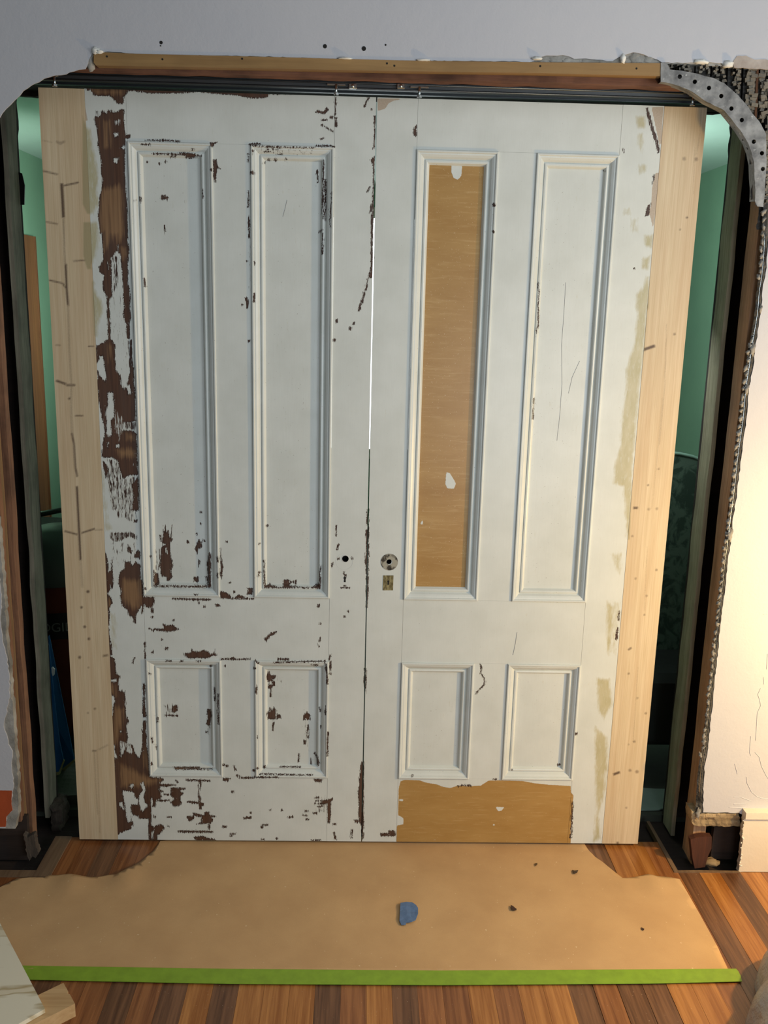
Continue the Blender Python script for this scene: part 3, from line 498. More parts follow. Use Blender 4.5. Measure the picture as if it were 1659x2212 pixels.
M['pO'] = plank('amber_floor_board', srgb(142, 88, 38), srgb(182, 126, 68)); M['pM'] = plank('brown_floor_board', srgb(112, 66, 34), srgb(152, 100, 58)); M['pD'] = plank('dark_brown_floor_board', srgb(84, 54, 34), srgb(124, 86, 58))
def paper():
    t = NT('kraft_paper', .8); v = t.map((1, 1, 1)); n = t.noise(v, 5, 4); f = t.noise(v, 420, 3)
    c = t.mix(t.range(n, .35, .65), srgb(186, 150, 106), srgb(198, 162, 116)); c = t.mix(t.range(f, .3, .7, 0, .18), c, srgb(160, 126, 88))
    d = t.noise(v, 95, 1); c = t.mix(t.range(d, .765, .785, 0, .6), c, srgb(226, 206, 172)); t.bump(t.math('ADD', t.noise(v, 12, 3), t.math('MULTIPLY', f, .05)), .0015); return t.col(c)
M['paper'] = paper()
M['tape'] = flat('green_masking_tape', srgb(124, 158, 40), .55, 0, 60, .0006, .1, 30)
M['bluetape'] = flat('blue_painters_tape', srgb(84, 112, 152), .6, 0, 120, .0008, .12, 60)
def ply():
    t = NT('pale_plywood_face', .5); v = t.map((.6, 2.6, 1), rot=(0, 0, math.radians(-24))); n = t.noise(v, 7, 2, .5, .8)
    c = t.mix(t.range(n, .52, .6), srgb(226, 220, 198), srgb(176, 158, 118)); c = t.mix(t.range(n, .60, .64, 0, .9), c, srgb(222, 212, 186)); return t.col(c)
M['ply'] = ply()
M['stub'] = wood('sawn_pine_offcut', srgb(170, 134, 88), srgb(212, 180, 134), 'X', .6, 70, .05, .0005)
def sheetmat():
    t = NT('frosted_plastic_sheet', .3); t.col(srgb(206, 198, 188)); t.b.inputs['Transmission Weight'].default_value = .08; t.b.inputs['IOR'].default_value = 1.2
    t.bump(t.noise(t.map((1, 1, 1)), 9, 6, .65), .03); return t.m
M['sheet'] = sheetmat()

# ------------------------------------------------------------------ room shell
YW = -.12          # painted face of the near wall
XL, XR = -1.09, 1.12
edge_top = [(0, 253), (12, 235.5), (30, 217.6), (43, 205.7), (50, 196), (76, 180), (94, 170), (117, 163), (131, 162), (159, 154), (184, 149), (192, 128), (200, 113), (222, 113), (232, 111), (262, 113), (300, 117), (400, 120), (470, 120), (560, 122), (700, 127), (780, 130), (860, 131), (1000, 132),
    (1100, 133), (1147, 134), (1168, 123), (1190, 120), (1215, 118.5), (1240, 127), (1266, 126), (1291, 129), (1323, 132), (1342, 121), (1367, 113), (1392, 118), (1421, 129), (1430, 135), (1504, 136.5), (1526, 132), (1565, 138), (1576, 132), (1594, 143), (1659, 148)]
edge_right = [(1669, 480), (1659, 533), (1653, 598), (1647, 627), (1645, 660), (1643, 679), (1639, 705), (1633, 739), (1629, 770), (1628, 789), (1622, 814), (1616, 856), (1613, 900), (1599, 1007), (1592, 1068), (1582, 1127), (1579, 1174), (1572, 1215), (1567, 1267), (1558, 1339), (1550.5, 1407), (1543, 1486), (1528, 1630), (1522, 1654), (1519, 1720), (1519, 1755), (1596, 1756), (1604, 1760)]
edge_left = [(11, 1789), (14, 1764), (27, 1750), (23, 1739), (29, 1702), (25, 1645), (27, 1623), (18, 1608), (16, 1594), (8, 1569), (13, 1545), (21, 1500), (18, 1440), (8, 1395), (0, 1340), (3, 1300), (0, 1265), (-8, 1180), (-18, 1060)]
cv = lambda L, y: [xz(a, b, y) for a, b in L]
top_w = jag(cv(edge_top, YW), .0018, .012, 1, False); rgt_w = jag(cv(edge_right, YW), .0018, .012, 2, False); lft_w = jag(cv(edge_left, YW), .002, .01, 3, False)
xtr, ztr = top_w[-1]; xre, zre = rgt_w[0]
front_loop = ([(-3.0, 0.0), (-1.36, 0.0), (-1.36, lft_w[0][1])] + lft_w + [(-1.28, 1.3), (-1.28, 1.9), (-1.14, 2.2)] + top_w
              + [(1.6, ztr), (1.6, zre + .35), (1.22, zre + .12), (xre + .03, zre + .03)] + rgt_w + [(1.30, rgt_w[-1][1] - .002), (1.30, 0.0), (3.0, 0.0), (3.0, 3.0), (-3.0, 3.0)])
wf = thing('wall_front', 'cool white plaster wall around the opening with a broken edge', None, (0, YW, 0), kind='structure')
prism_y('finish_coat', [front_loop], YW, YW + .004, M['wall'], wf)
# grey base coat just behind, a little larger where the paint broke away
def grow(L, d): return [(x + (d if i else 0), z) for i, (x, z) in enumerate(L)]
base_left = jag(cv([(33, 1790), (40, 1760), (38, 1700), (37, 1640), (31, 1600), (30, 1560), (24, 1500), (22, 1440), (14, 1380), (12, 1330), (8, 1270), (3, 1200), (-4, 1120)], YW + .004), .0025, .012, 5, False)
base_top = jag(cv([(0, 230), (36, 186), (90, 152), (155, 138), (180, 138), (196, 132), (204, 116), (300, 119), (560, 124), (860, 133), (1000, 134), (1147, 137), (1156, 139), (1180, 135), (1215, 136), (1250, 139), (1290, 144), (1325, 146), (1345, 146), (1352, 137), (1372, 134), (1410, 139), (1430, 138), (1504, 139), (1590, 146), (1659, 151)], YW + .004), .0012, .012, 6, False)
base_loop = ([(-3.0, 0), (-1.36, 0), (-1.36, base_left[0][1])] + base_left + [(-1.27, 1.3), (-1.27, 1.9), (-1.13, 2.2)] + base_top + [(1.6, base_top[-1][1]), (1.6, zre + .35), (1.22, zre + .12), (xre + .03, zre + .03)] + [(x - .002, z) for x, z in rgt_w] + [(1.30, rgt_w[-1][1] - .004), (1.30, 0), (2.99, 0), (2.99, 2.99), (-2.99, 2.99)])
prism_y('base_coat', [base_loop], YW + .004, YW + .028, M['plaster'], wf)
# crumbled lumps of plaster hanging along the broken top edge
def lump(name, px, py, rx, rz, seed, mat, y=YW + .012, parent=wf, n=10, dy=.012):
    c = atY(px, py, y); V, F = [], []
    for i in range(n + 1):
        th = math.pi * i / n
        for j in range(n):
            ph = 2 * math.pi * j / n; d = Vector((math.sin(th) * math.cos(ph), math.sin(th) * math.sin(ph), math.cos(th)))
            k = 1 + .45 * noise.noise(d * 2.3 + Vector((seed * 2.7, seed, 0)))
            V.append((c.x + d.x * rx * k, c.y + d.y * dy * k, c.z + d.z * rz * k))
    for i in range(n):
        for j in range(n): F.append([i * n + j, i * n + (j + 1) % n, (i + 1) * n + (j + 1) % n, (i + 1) * n + j])
    return mk(name, V, F, mat, parent, smooth=True)
for i, (px, py, rx, rz) in enumerate([(1172, 131, .020, .012), (1196, 131, .022, .012), (1222, 134, .018, .010), (1262, 136, .020, .010), (1300, 140, .024, .008), (1352, 136, .016, .016), (1372, 128, .024, .017), (1398, 131, .020, .014), (196, 138, .012, .018)]):
    lump('plaster_lump', px, py, rx, rz, i + 1, M['plaster'])
for i, (px, py, rx, rz) in enumerate([(207, 111, .012, .010), (216, 113, .012, .006), (1514, 134, .022, .006), (1572, 139, .016, .009), (745, 127, .022, .003), (915, 131, .020, .003), (1160, 127, .016, .005), (1345, 128, .008, .012)]):
    lump('plaster_flake', px, py, rx, rz, i + 21, M['plasterw'], YW + .001)
# stripped scar in the paint above the arch
prism_y('stripped_patch', [jag(cv([(1586, 146), (1584, 132), (1592, 121), (1612, 120), (1631, 129), (1648, 128), (1675, 131), (1700, 152)], YW - .001), .0012, .008, 8)], YW - .0012, YW + .002, M['scar'], wf)
for px, py, r in [(348, 92, .0045), (702, 100, .0055), (786, 105, .006), (833, 97, .0025), (347, 99, .002)]:
    c = xz(px, py, YW); prism_y('screw_hole', [[(c[0] + r * math.cos(a * .6283), c[1] + r * math.sin(a * .6283)) for a in range(10)]], YW - .0006, YW + .003, M['hole'], wf)
# raised cracks and lifted paint at the lower right
for k, L in enumerate([[(1658, 1412), (1656, 1446)], [(1649, 1463), (1650, 1478)], [(1643, 1487), (1637, 1500), (1642, 1515), (1643, 1525), (1636, 1540), (1634, 1575), (1632, 1600)], [(1622, 1590), (1619, 1625), (1622, 1632)], [(1631, 1625), (1640, 1635), (1645, 1655), (1655, 1675), (1660, 1682)], [(1612, 1678), (1614, 1692), (1623, 1710), (1634, 1720), (1644, 1724), (1662, 1726)], [(1587, 1650), (1591, 1665), (1593, 1672)], [(1585, 1722), (1600, 1722), (1622, 1730)], [(1575, 1744), (1610, 1745)], [(1585, 1737), (1615, 1735)], [(1658, 1327), (1649, 1327)]]):
    V, F = tubevf([atY(a, b, YW - .0002) for a, b in L], .0011, 5); mk('paint_crack', V, F, M['wall'], wf)
# baseboard at the right
bb = thing('baseboard_right', None, None, (1.5, -.14, 0), kind='structure')
bx = atY(1602, 1760, -.14).x
loopb = jag([xz(1594, 1883, -.14), xz(1597, 1871, -.14), xz(1601, 1835, -.14), xz(1604, 1800, -.14), xz(1608, 1766, -.14)], .003, .01, 9, False)
prism_y('board', [loopb + [(3.0, loopb[-1][1]), (3.0, 0.001), (1.285, 0.001)]], -.142, -.122, M['trimpaint'], bb)
zt = loopb[-1][1]
V, F = boxvf(bx + .01, 3.0, -.150, -.118, zt - .001, zt + .022); mk('cap_moulding', V, F, M['trimpaint'], bb)
for k in range(13):
    px = 1605 - k * .6 + random.uniform(-1, 4); lump('paint_flake', px, 1775 + k * 8 + random.uniform(-3, 3), random.uniform(.0015, .0045), random.uniform(.001, .004), 60 + k, M['plasterw'], -.1425, bb, 5, .002)
# left: remains of an unpainted band and timber in the hollow below the wall
prism_y('bare_orange_band', [cv([(-40, 1707), (26, 1708), (24, 1738), (27, 1750), (14, 1764), (12, 1786), (-40, 1786)], YW - .0006)], YW - .0007, YW + .002, flat('orange_undercoat', srgb(170, 74, 34), .7, 0, 40, .001, .15), wf)
# far face of the pocket wall
far_y = .19
hz = .0
opening = [(XL - .005, 0.0), (XL - .005, 2.30)] + jag([(XL - .005, 2.30), (XL, xz(45, 206, .2)[1]), (-.96, xz(85, 209, .2)[1]), (-.9, 2.44)], .004, .02, 4, False) + [(.9, 2.44)] + jag([(.9, 2.44), xz(1527, 246, .2), xz(1575, 244, .2), (XR, 2.40), (XR + .005, 2.30)], .003, .02, 5, False) + [(XR + .005, 0)]
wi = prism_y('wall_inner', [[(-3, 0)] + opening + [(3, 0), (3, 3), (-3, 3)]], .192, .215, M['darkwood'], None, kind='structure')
box('light_block_left', -3.02, -3.0, -.12, .215, 0, 3, M['darkwood'], kind='structure'); box('light_block_right', 3.0, 3.02, -.12, .215, 0, 3, M['darkwood'], kind='structure')  # added unseen end boxes that stop light leaking into the pocket
box('light_block_top', -3.0, 3.0, -.092, .192, 2.62, 2.66, M['darkwood'], kind='structure')  # added lid over the pocket, keeps light from leaking in
# back room
XB0, XB1, YB, ZC = -2.18, 2.2, 4.6, 2.70
box('wall_left', XB0 - .05, XB0, .215, YB, 0, 3.0, M['green'], kind='structure'); box('wall_right', XB1, XB1 + .05, .215, YB, 0, 3.0, M['green'], kind='structure')
box('wall_back', XB0 - .05, XB1 + .05, YB, YB + .05, 0, 3.0, M['green'], kind='structure')
wn = thing('added_glow_window', 'added glowing window in the back room that makes the bright line between the doors', None, (0, YB, .6), kind='structure')
t_ = NT('added_glow_glass', .2); t_.b.inputs['Emission Color'].default_value = (.9, .97, 1, 1); t_.b.inputs['Emission Strength'].default_value = 2.6  # glow added behind the door gap; it also lights the back room
box('pane', -.45, .55, YB - .012, YB - .006, .66, 2.45, t_.m, wn)
for a_ in ((-.53, -.45, .58, 2.53), (.55, .63, .58, 2.53), (-.45, .55, .58, .66), (-.45, .55, 2.45, 2.53)): box('added_window_frame', a_[0], a_[1], YB - .04, YB, a_[2], a_[3], M['trimpaint'], wn)
box('ceiling', XB0 - .05, XB1 + .05, .215, YB, ZC, ZC + .05, M['mint'], kind='structure')
# floor
fl = thing('floor', None, None, (0, 0, 0), kind='structure')
box('subfloor', -3, 3, -2.2, YB, -.08, -.030, M['darkwood'], fl)
box('back_room_boards', XB0, XB1, .20, YB, -.030, -.002, flat('dark_green_grey_floor', srgb(62, 66, 56), .8, 0, 20, .001, .2), fl, cut=None) if False else mk('back_room_boards', *boxvf(XB0, XB1, .21, YB, -.030, -.002), flat('dark_green_grey_floor', srgb(62, 66, 56), .8, 0, 20, .001, .2), fl)
pat = {-19: 'D', -18: 'M', -17: 'M', -16: 'D', -15: 'M', -14: 'M', -13: 'D', -12: 'M', -11: 'M', -10: 'D', -9: 'M', -8: 'D', -7: 'O', -6: 'D', -5: 'O', -4: 'O', -3: 'O', -2: 'D', -1: 'M', 0: 'O', 1: 'D', 2: 'M', 3: 'M', 4: 'O', 5: 'M', 6: 'O', 7: 'O', 8: 'D', 9: 'M', 10: 'D', 11: 'D', 12: 'O', 13: 'O', 14: 'M', 15: 'D', 16: 'O', 17: 'D', 18: 'O', 19: 'M', 20: 'O', 21: 'M', 22: 'O', 23: 'M'}
XN0, XN1, YN0, YN1 = -.992, 1.052, -.188, -.143     # floor edge at the opening
for k in range(-24, 27):
    x0, x1 = .0232 + k * .06936, .0232 + (k + 1) * .06936; g = .0002 + .0002 * ((k * 7) % 3 == 0) + (.0005 if k in (9, 11, 15) else 0)
    if k in (9, 11): g += .0006
    mt = M['p' + pat.get(k, 'M')]
    segs = []
    def yend(xa, xb):
        mid = (xa + xb) / 2
        return .03 if XN0 < mid < XN1 else (YN0 if mid < 0 else YN1)
    cutx = [c for c in (XN0, XN1) if x0 < c < x1]
    if cutx:
        c = cutx[0]; loops = [(x0 + g, -1.8), (x1 - g, -1.8), (x1 - g, yend(c, x1)), (c, yend(c, x1)), (c, yend(x0, c)), (x0 + g, yend(x0, c))]
        prism_z('floorboard', [loops], -.020, 0, mt, fl)
    else:
        ye = yend(x0, x1)
        mk('floorboard', *boxvf(x0 + g, x1 - g, -1.8, ye, -.020, 0), mt, fl)
# worn edging boards where the floor meets the opening
ed = wood('worn_floor_edging', srgb(88, 66, 48), srgb(136, 112, 86), 'Y', .5, 90, .05, .0006)
P0, P1, P2 = atZ(128, 1815, .004), atZ(86, 1874, .004), atZ(-60, 1872, .004)
prism_z('floor_edging', [[(P0.x - .02, .03), (XN0 + .002, .03), (XN0 + .002, YN0 - .012), (-1.30, YN0 - .012), (-1.30, YN0 + .022), (-1.045, YN0 + .022)]], -.02, .004, ed, fl)
prism_z('floor_edging', [[(XN1 - .003, .16), (XN1 + .008, .16), (XN1 + .012, YN1 + .004), (1.135, YN1 + .006), (1.27, YN1 + .004), (1.27, YN1 - .004), (XN1 - .003, YN1 - .006)]], -.02, .003, ed, fl)

# ------------------------------------------------------------------ framing in the opening
def stud(label, x0, x1, y0, y1, z0, z1, mat, seed, grp=None, n=(2, 2, 70), amp=.004):
    return rbox('stud', x0, x1, y0, y1, z0, z1, mat, None, n, amp, 8, seed, label=label, cat='stud', group=grp)
stud('brown stud on the left jamb, front one beside the jagged grey plaster edge', -1.19, -1.112, -.088, -.060, .13, 2.44, M['cocoa'], 1)
stud('brown weathered stud on the left jamb just behind the pale lath', -1.17, -1.092, -.046, -.010, .03, 2.44, M['cocoa'], 2)
rbox('lath', -1.14, -1.108, -.0545, -.0525, .13, 2.44, M['lath'], None, (1, 1, 50), .0015, 8, 3, label='narrow pale lath strip between the two brown studs of the left jamb', cat='lath')
stud('grey weathered stud on the far left of the opening, in front of the blue boards', -1.103, -1.0885, .100, .188, .03, 2.42, M['greystud'], 4)
stud('brown stud on the right jamb beside the dark perforated corner bead', 1.122, 1.165, -.088, -.012, .005, 2.44, M['cocoalight'], 5, amp=.0025)
stud('grey-brown stud on the far right of the opening, beside the green armchair back', 1.120, 1.134, .100, .188, -.02, 2.40, M['greylight'], 6, amp=.003)
# header
hs = thing('header_strip', 'tan wooden strip screwed across the top of the opening under the torn plaster', 'strip', (0, -.11, 2.44))
loop = cv([(203, 118), (207, 113), (300, 117), (560, 123), (860, 131), (1147, 135), (1432, 137), (1429, 165), (1147, 158), (860, 154), (560, 148), (208, 142), (203, 136)], YW - .001)
prism_y('plank', [loop], YW - .004, -.094, M['header'], hs)
for px, py in [(351, 128), (231, 122), (523, 127), (852, 142), (1375, 148), (1167, 143), (836, 137)]:
    c = xz(px, py, YW - .004); r = .0028; prism_y('nail_hole', [[(c[0] + r * math.cos(a * .785), c[1] + r * math.sin(a * .785)) for a in range(8)]], YW - .0046, YW, M['hole'], hs)
rbox('header_beam', -1.3, 1.25, -.092, -.034, 2.433, 2.56, M['beam'], None, (110, 4, 3), .003, 16, 7, label='rough reddish-brown beam behind the tan strip above the metal track', cat='beam')
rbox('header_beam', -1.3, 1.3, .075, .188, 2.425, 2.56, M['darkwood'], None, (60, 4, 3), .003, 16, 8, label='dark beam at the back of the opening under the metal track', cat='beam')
# sliding track: two rails in an aluminium channel
tr = thing('sliding_track', 'grey aluminium double rail track above the two panelled doors', 'track', (0, 0, 2.41))
def profile_x(name, prof, x0, x1, mat, parent, closed=False, **k):
    n = len(prof); V = [(x, p[0], p[1]) for x in (x0, x1) for p in prof]; F = [[i, (i + 1) % n, n + (i + 1) % n, n + i] for i in range(n if closed else n - 1)]
    if closed: F += [list(range(n))[::-1], [n + i for i in range(n)]]
    return mk(name, V, F, mat, parent, **k)
profile_x('channel', [(-.022, 2.446), (-.024, 2.438), (-.026, 2.434), (-.026, 2.430), (-.024, 2.428), (-.024, 2.420), (-.027, 2.418), (-.027, 2.414), (-.012, 2.414), (-.012, 2.417), (-.020, 2.419), (-.020, 2.443), (.034, 2.443), (.034, 2.419), (.026, 2.417), (.026, 2.414), (.040, 2.414), (.040, 2.446)], -1.3, 1.3, M['alu'], tr, True)
tube('front_bead', [(-1.3, -.0265, 2.4300), (1.3, -.0265, 2.4300)], .0022, M['alu'], tr); tube('lower_bead', [(-1.3, -.0265, 2.4165), (1.3, -.0265, 2.4165)], .0016, M['alu'], tr)
for px in (762, 866):
    p = atY(px, 187, -.032); box('track_stop', p.x - .011, p.x + .011, -.036, -.026, p.z - .006, p.z + .007, M['zinc'], tr, .0015); tube('stop_screw', [(p.x, -.036, p.z), (p.x, -.040, p.z)], .005, M['zinc'], tr)

# ------------------------------------------------------------------ the doors
Z0, Z1_, TH = .012, 2.400, .040
def gridpanel(name, x0, x1, z0, z1, y, mat, parent, step, thick=.038, holes=(), **k):
    nx, nz = max(1, round((x1 - x0) / step)), max(1, round((z1 - z0) / step))
    X, Zz = np.meshgrid(np.linspace(x0, x1, nx + 1), np.linspace(z0, z1, nz + 1), indexing='ij')
    X = X.ravel().copy(); Zz = Zz.ravel().copy()
    idx = np.arange((nx + 1) * (nz + 1)).reshape(nx + 1, nz + 1)
    for cx, cz, r in holes:
        d = np.hypot(X - cx, Zz - cz); s = np.abs(d - r) < step * .72
        X[s] = cx + (X[s] - cx) / d[s] * r; Zz[s] = cz + (Zz[s] - cz) / d[s] * r
    V = np.stack([X, np.full(X.shape, y), Zz], 1)
    q = np.stack([idx[:-1, :-1], idx[1:, :-1], idx[1:, 1:], idx[:-1, 1:]], -1).reshape(-1, 4)
    for cx, cz, r in holes:
        c = V[q].mean(1); q = q[np.hypot(c[:, 0] - cx, c[:, 2] - cz) > r * .98]
    # rim going back
    ring = list(idx[:, 0]) + list(idx[-1, 1:]) + list(idx[::-1, -1][1:]) + list(idx[0, ::-1][1:-1]); n0 = len(V)
    bk = V[ring].copy(); bk[:, 1] = y + thick; V2 = np.concatenate([V, bk]); L = len(ring)
    F = q.tolist() + [[ring[(i + 1) % L], ring[i], n0 + i, n0 + (i + 1) % L] for i in range(L)] + [[n0 + i for i in range(L)][::-1]]
    a = marks(V2); return mk(name, V2, F, mat, parent, attrs=a, **k)
PROF = [(0, .003), (0, -.0040), (.0018, -.0058), (.0052, -.0058), (.0072, -.0040), (.0078, -.0018), (.0120, -.0012), (.0180, .0028), (.0230, .0090), (.0262, .0108), (.0268, .0074), (.0312, .0066), (.0342, .0080), (.0395, .0172), (.0395, .0195)]
def moulding(parent, x0, x1, z0, z1, step=.004):
    np_ = len(PROF)
    for side in range(4):
        a, b = {0: ((x0, z0), (x1, z0)), 1: ((x1, z0), (x1, z1)), 2: ((x1, z1), (x0, z1)), 3: ((x0, z1), (x0, z0))}[side]
        L = math.hypot(b[0] - a[0], b[1] - a[1]); n = int(L / step); tx, tz = (b[0] - a[0]) / L, (b[1] - a[1]) / L; nx, nz = -tz, tx
        V = []
        for i in range(n + 1):
            for d, h in PROF:
                s = d + (L - 2 * d) * i / n; V.append((a[0] + tx * s + nx * d, h, a[1] + tz * s + nz * d))
        F = [[i * np_ + j, (i + 1) * np_ + j, (i + 1) * np_ + j + 1, i * np_ + j + 1] for i in range(n) for j in range(np_ - 1)]
        am = marks(V); am['tan'][:] = -12; mk('moulding', V, F, M['door'], parent, attrs=am)
zrail = [(2.262, Z1_), (.6713, .8885), (Z0, .2525)]
def leaf(label, side, xm0, xm1, xe, c1, c2, step, knob, plate):
    cxm = (xm0 + xm1) / 2; t = thing('pocket_door', label, 'door', ((xm0 + xe) / 2 if side < 0 else (xm1 + xe) / 2, 0, 0)); 
    g = .0003; D = M['door']
    (a0, a1), (b0, b1) = c1, c2
    hl = [(knob[0], knob[1], knob[2])]
    gridpanel('stile', xm0, a0 - g, Z0, Z1_, 0, D, t, step, holes=hl if knob[0] < a0 else ())
    gridpanel('stile', b1 + g, xm1, Z0, Z1_, 0, D, t, step, holes=hl if knob[0] > b1 else ())
    for z0, z1 in zrail: gridpanel('rail', a0 + g, b1 - g, z0, z1, .0002, D, t, step)
    for z0, z1 in ((.2525, .6713), (.8885, 2.262)):
        gridpanel('muntin', a1, b0, z0 + g, z1 - g, .0001, D, t, step)
        for x0, x1 in ((a0, a1), (b0, b1)):
            gridpanel('panel', x0 + .036, x1 - .036, z0 + .036, z1 - .036, .0175, D, t, step, .014)
            moulding(t, x0, x1, z0, z1)
    # new board glued to the outer edge
    e0, e1 = (xe, xm0 - .0006) if side < 0 else (xm1 + .0006, xe); nx, nz = 30, 600
    X, Zz = np.meshgrid(np.linspace(e0, e1, nx + 1), np.linspace(Z0, Z1_ - .001, nz + 1), indexing='ij'); V = np.stack([X.ravel(), np.full(X.size, -.0006), Zz.ravel()], 1)
    idx = np.arange(X.size).reshape(nx + 1, nz + 1); q = np.stack([idx[:-1, :-1], idx[1:, :-1], idx[1:, 1:], idx[:-1, 1:]], -1).reshape(-1, 4)
    ring = list(idx[:, 0]) + list(idx[-1, 1:]) + list(idx[::-1, -1][1:]) + list(idx[0, ::-1][1:-1]); n0 = len(V); bk = V[ring].copy(); bk[:, 1] = TH; V2 = np.concatenate([V, bk]); Lr = len(ring)
    F = q.tolist() + [[ring[(i + 1) % Lr], ring[i], n0 + i, n0 + (i + 1) % Lr] for i in range(Lr)] + [[n0 + i for i in range(Lr)][::-1]]
    P = proj(V2); mk('edge_board', V2, F, M['pine'], t, attrs=dict(knot=softfield(P, KNOT, 2.2), fill=softfield(P, FILL, 6)), label='new bare pine board with knots')
    # knob hole and lock
    V, F = tubevf([(knob[0], .0, knob[1]), (knob[0], .03, knob[1])], knob[2] * 1.01, 20, False); F.append(list(range(20, 40))); mk('knob_hole', V, F, M['hole'], t)
    return t
xeL, xeR = -.8240, .8435
pk1, pk2 = atY(746, 1207, 0), atY(840, 1213, 0)
dl = leaf('left panelled pocket door, white paint heavily scraped to brown wood', -1, xeL, .0076, -.9545, (-.7075, -.4632), (-.3530, -.1106), .0024, (pk1.x, pk1.z, .0106), None)
dr = leaf('right panelled pocket door with ochre bottom rail and one ochre panel', 1, .0112, xeR, .9690, (.1290, .3690), (.4810, .7232), .0042, (pk2.x, pk2.z, .0090), None)
# left lock: keyhole
def keyhole(parent, px, py, y, s=1.0):
    c = xz(px, py, y); pts = []
    for a in range(-50, 231, 20): pts.append((c[0] + .0042 * s * math.cos(math.radians(a)), c[1] + .004 * s + .0045 * s * math.sin(math.radians(a))))
    pts += [(c[0] - .0030 * s, c[1] - .010 * s), (c[0] + .0030 * s, c[1] - .010 * s)]
    prism_y('keyhole', [pts], y - .0006, y + .002, M['hole'], parent)
keyhole(dl, 745, 1251, 0)
ghost = flat('paint_ridge', srgb(206, 206, 202), .5, 0, 90, .0006)
def ringmesh(name, c, r0, r1, y0, y1, mat, parent, n=40, **k):
    lo = [[(c[0] + r * math.cos(2 * math.pi * i / n), c[1] + r * math.sin(2 * math.pi * i / n)) for i in range(n)] for r in (r1, r0)]
    return prism_y(name, lo, y0, y1, mat, parent, **k)
ringmesh('rosette_ghost', xz(744, 1213, 0), .0268, .0276, -.0004, .001, ghost, dl)
ringmesh('hole_rim', (pk1.x, pk1.z), .0107, .0124, -.0008, .001, ghost, dl)
# right lock: tarnished rosette recess and keyhole plate
t_ = NT('tarnished_rosette', .5); n_ = t_.noise(t_.map((1, 1, 1)), 42, 3); t_.col(t_.mix(t_.range(n_, .40, .50), srgb(58, 50, 36), srgb(160, 156, 140))); M['tarn'] = t_.m
ringmesh('rosette', xz(841, 1214, 0), .0092, .0278, -.0007, .001, M['tarn'], dr, label='round tarnished metal rosette')
t_ = NT('tarnished_brass_plate', .45); n_ = t_.noise(t_.map((1, 1, .5)), 160, 4); t_.col(t_.mix(t_.range(n_, .4, .65), srgb(92, 80, 42), srgb(150, 140, 98))); M['brass'] = t_.m
c = cv([(828, 1243), (850, 1243), (849, 1275), (827, 1275)], 0); prism_y('keyhole_plate', [c], -.0012, .001, M['brass'], dr, label='small tarnished brass plate'); keyhole(dr, 839, 1258, -.0012, .8)
for px, py in ((840, 1200), (843, 1229)): c = xz(px, py, 0); r = .0022; prism_y('screw_hole', [[(c[0] + r * math.cos(a), c[1] + r * math.sin(a)) for a in range(6)]], -.0012, 0, M['hole'], dr)
for par, L, y in ((dr, [(1222, 610), (1218, 680), (1213, 745), (1214, 830), (1209, 900), (1203, 952)], .0173), (dr, [(1252, 780), (1236, 815), (1228, 850)], .0173), (dl, [(620, 432), (616, 450), (611, 468)], .0173), (dr, [(1117, 1366), (1113, 1392), (1108, 1415)], -.0002)):
    V, F = tubevf([atY(a, b, y) for a, b in L], .0005, 4); mk('paint_crack', V, F, flat('hairline_grey', srgb(120, 118, 116), .7), par)
# hangers
for par, px in ((dl, 727), (dr, 905), (dl, 126), (dr, 1491)):
    p = atY(px, 192, -.004); x = p.x
    box('hanger_plate', x - .026 if px in (727, 905) else x - .01, x + .026 if px in (727, 905) else x + .01, -.0345, -.0305, 2.4215, 2.4265, M['zinc'], par, .0008)
    tube('hanger_bolt', [(x, -.035, Z1_ - .004), (x, -.035, 2.424)], .0036, M['zinc'], par, 8)
    V, F = tubevf([(x, -.035, Z1_ - .004), (x, -.035, Z1_ + .001)], .008, 6); mk('bolt_nut', V, F, M['zinc'], par)

# ------------------------------------------------------------------ arch plate and rough plaster at the upper right
in_c = [(1427.5, 135), (1427.5, 177), (1443, 179), (1468, 186), (1493, 197), (1529, 221), (1550, 231), (1565, 239), (1580, 257), (1598, 280), (1612, 302), (1616, 309), (1624, 330), (1629, 355), (1630, 385), (1632, 410), (1631, 435), (1636, 446), (1649, 447), (1652, 420), (1656, 350), (1655, 290), (1640, 262), (1622, 240), (1609, 222), (1594, 205), (1565, 180), (1540, 168), (1500, 158), (1470, 152), (1447, 150), (1440, 135)]
holes = [(1468.5, 165.5), (1501, 176.5), (1531.5, 190), (1558, 207.5), (1580, 234.5), (1602.5, 259.3), (1628.5, 306), (1646, 331), (1648, 365)]
YP = YW - .006
hl = []
for px, py in holes:
    c = xz(px, py, YP); hl.append([(c[0] + .0060 * math.cos(2 * math.pi * i / 14), c[1] + .0060 * math.sin(2 * math.pi * i / 14)) for i in range(14)])
ap = thing('arch_plate', 'grey perforated metal arch plate curving round the upper right corner of the opening', 'metal plate', (.95, YP, 2.2))
prism_y('plate', [jag(cv(in_c, YP), .0008, .01, 12)] + hl, YP, YP + .0025, M['galv'], ap)
# turned lip of the arch along its inner curve
lip = [atY(a, b, YP) for a, b in in_c[1:17]]
V = [(p.x, YP + .002, p.z) for p in lip] + [(p.x + .004, YP + .05, p.z + .004) for p in lip]; n = len(lip)
mk('lip', V, [[i, i + 1, n + i + 1, n + i] for i in range(n - 1)], M['galv'], ap)
rp = thing('wall_patch', 'rough dark torn plaster keys with metal ribs in the upper right corner', None, (1.15, YW, 2.3), kind='structure')
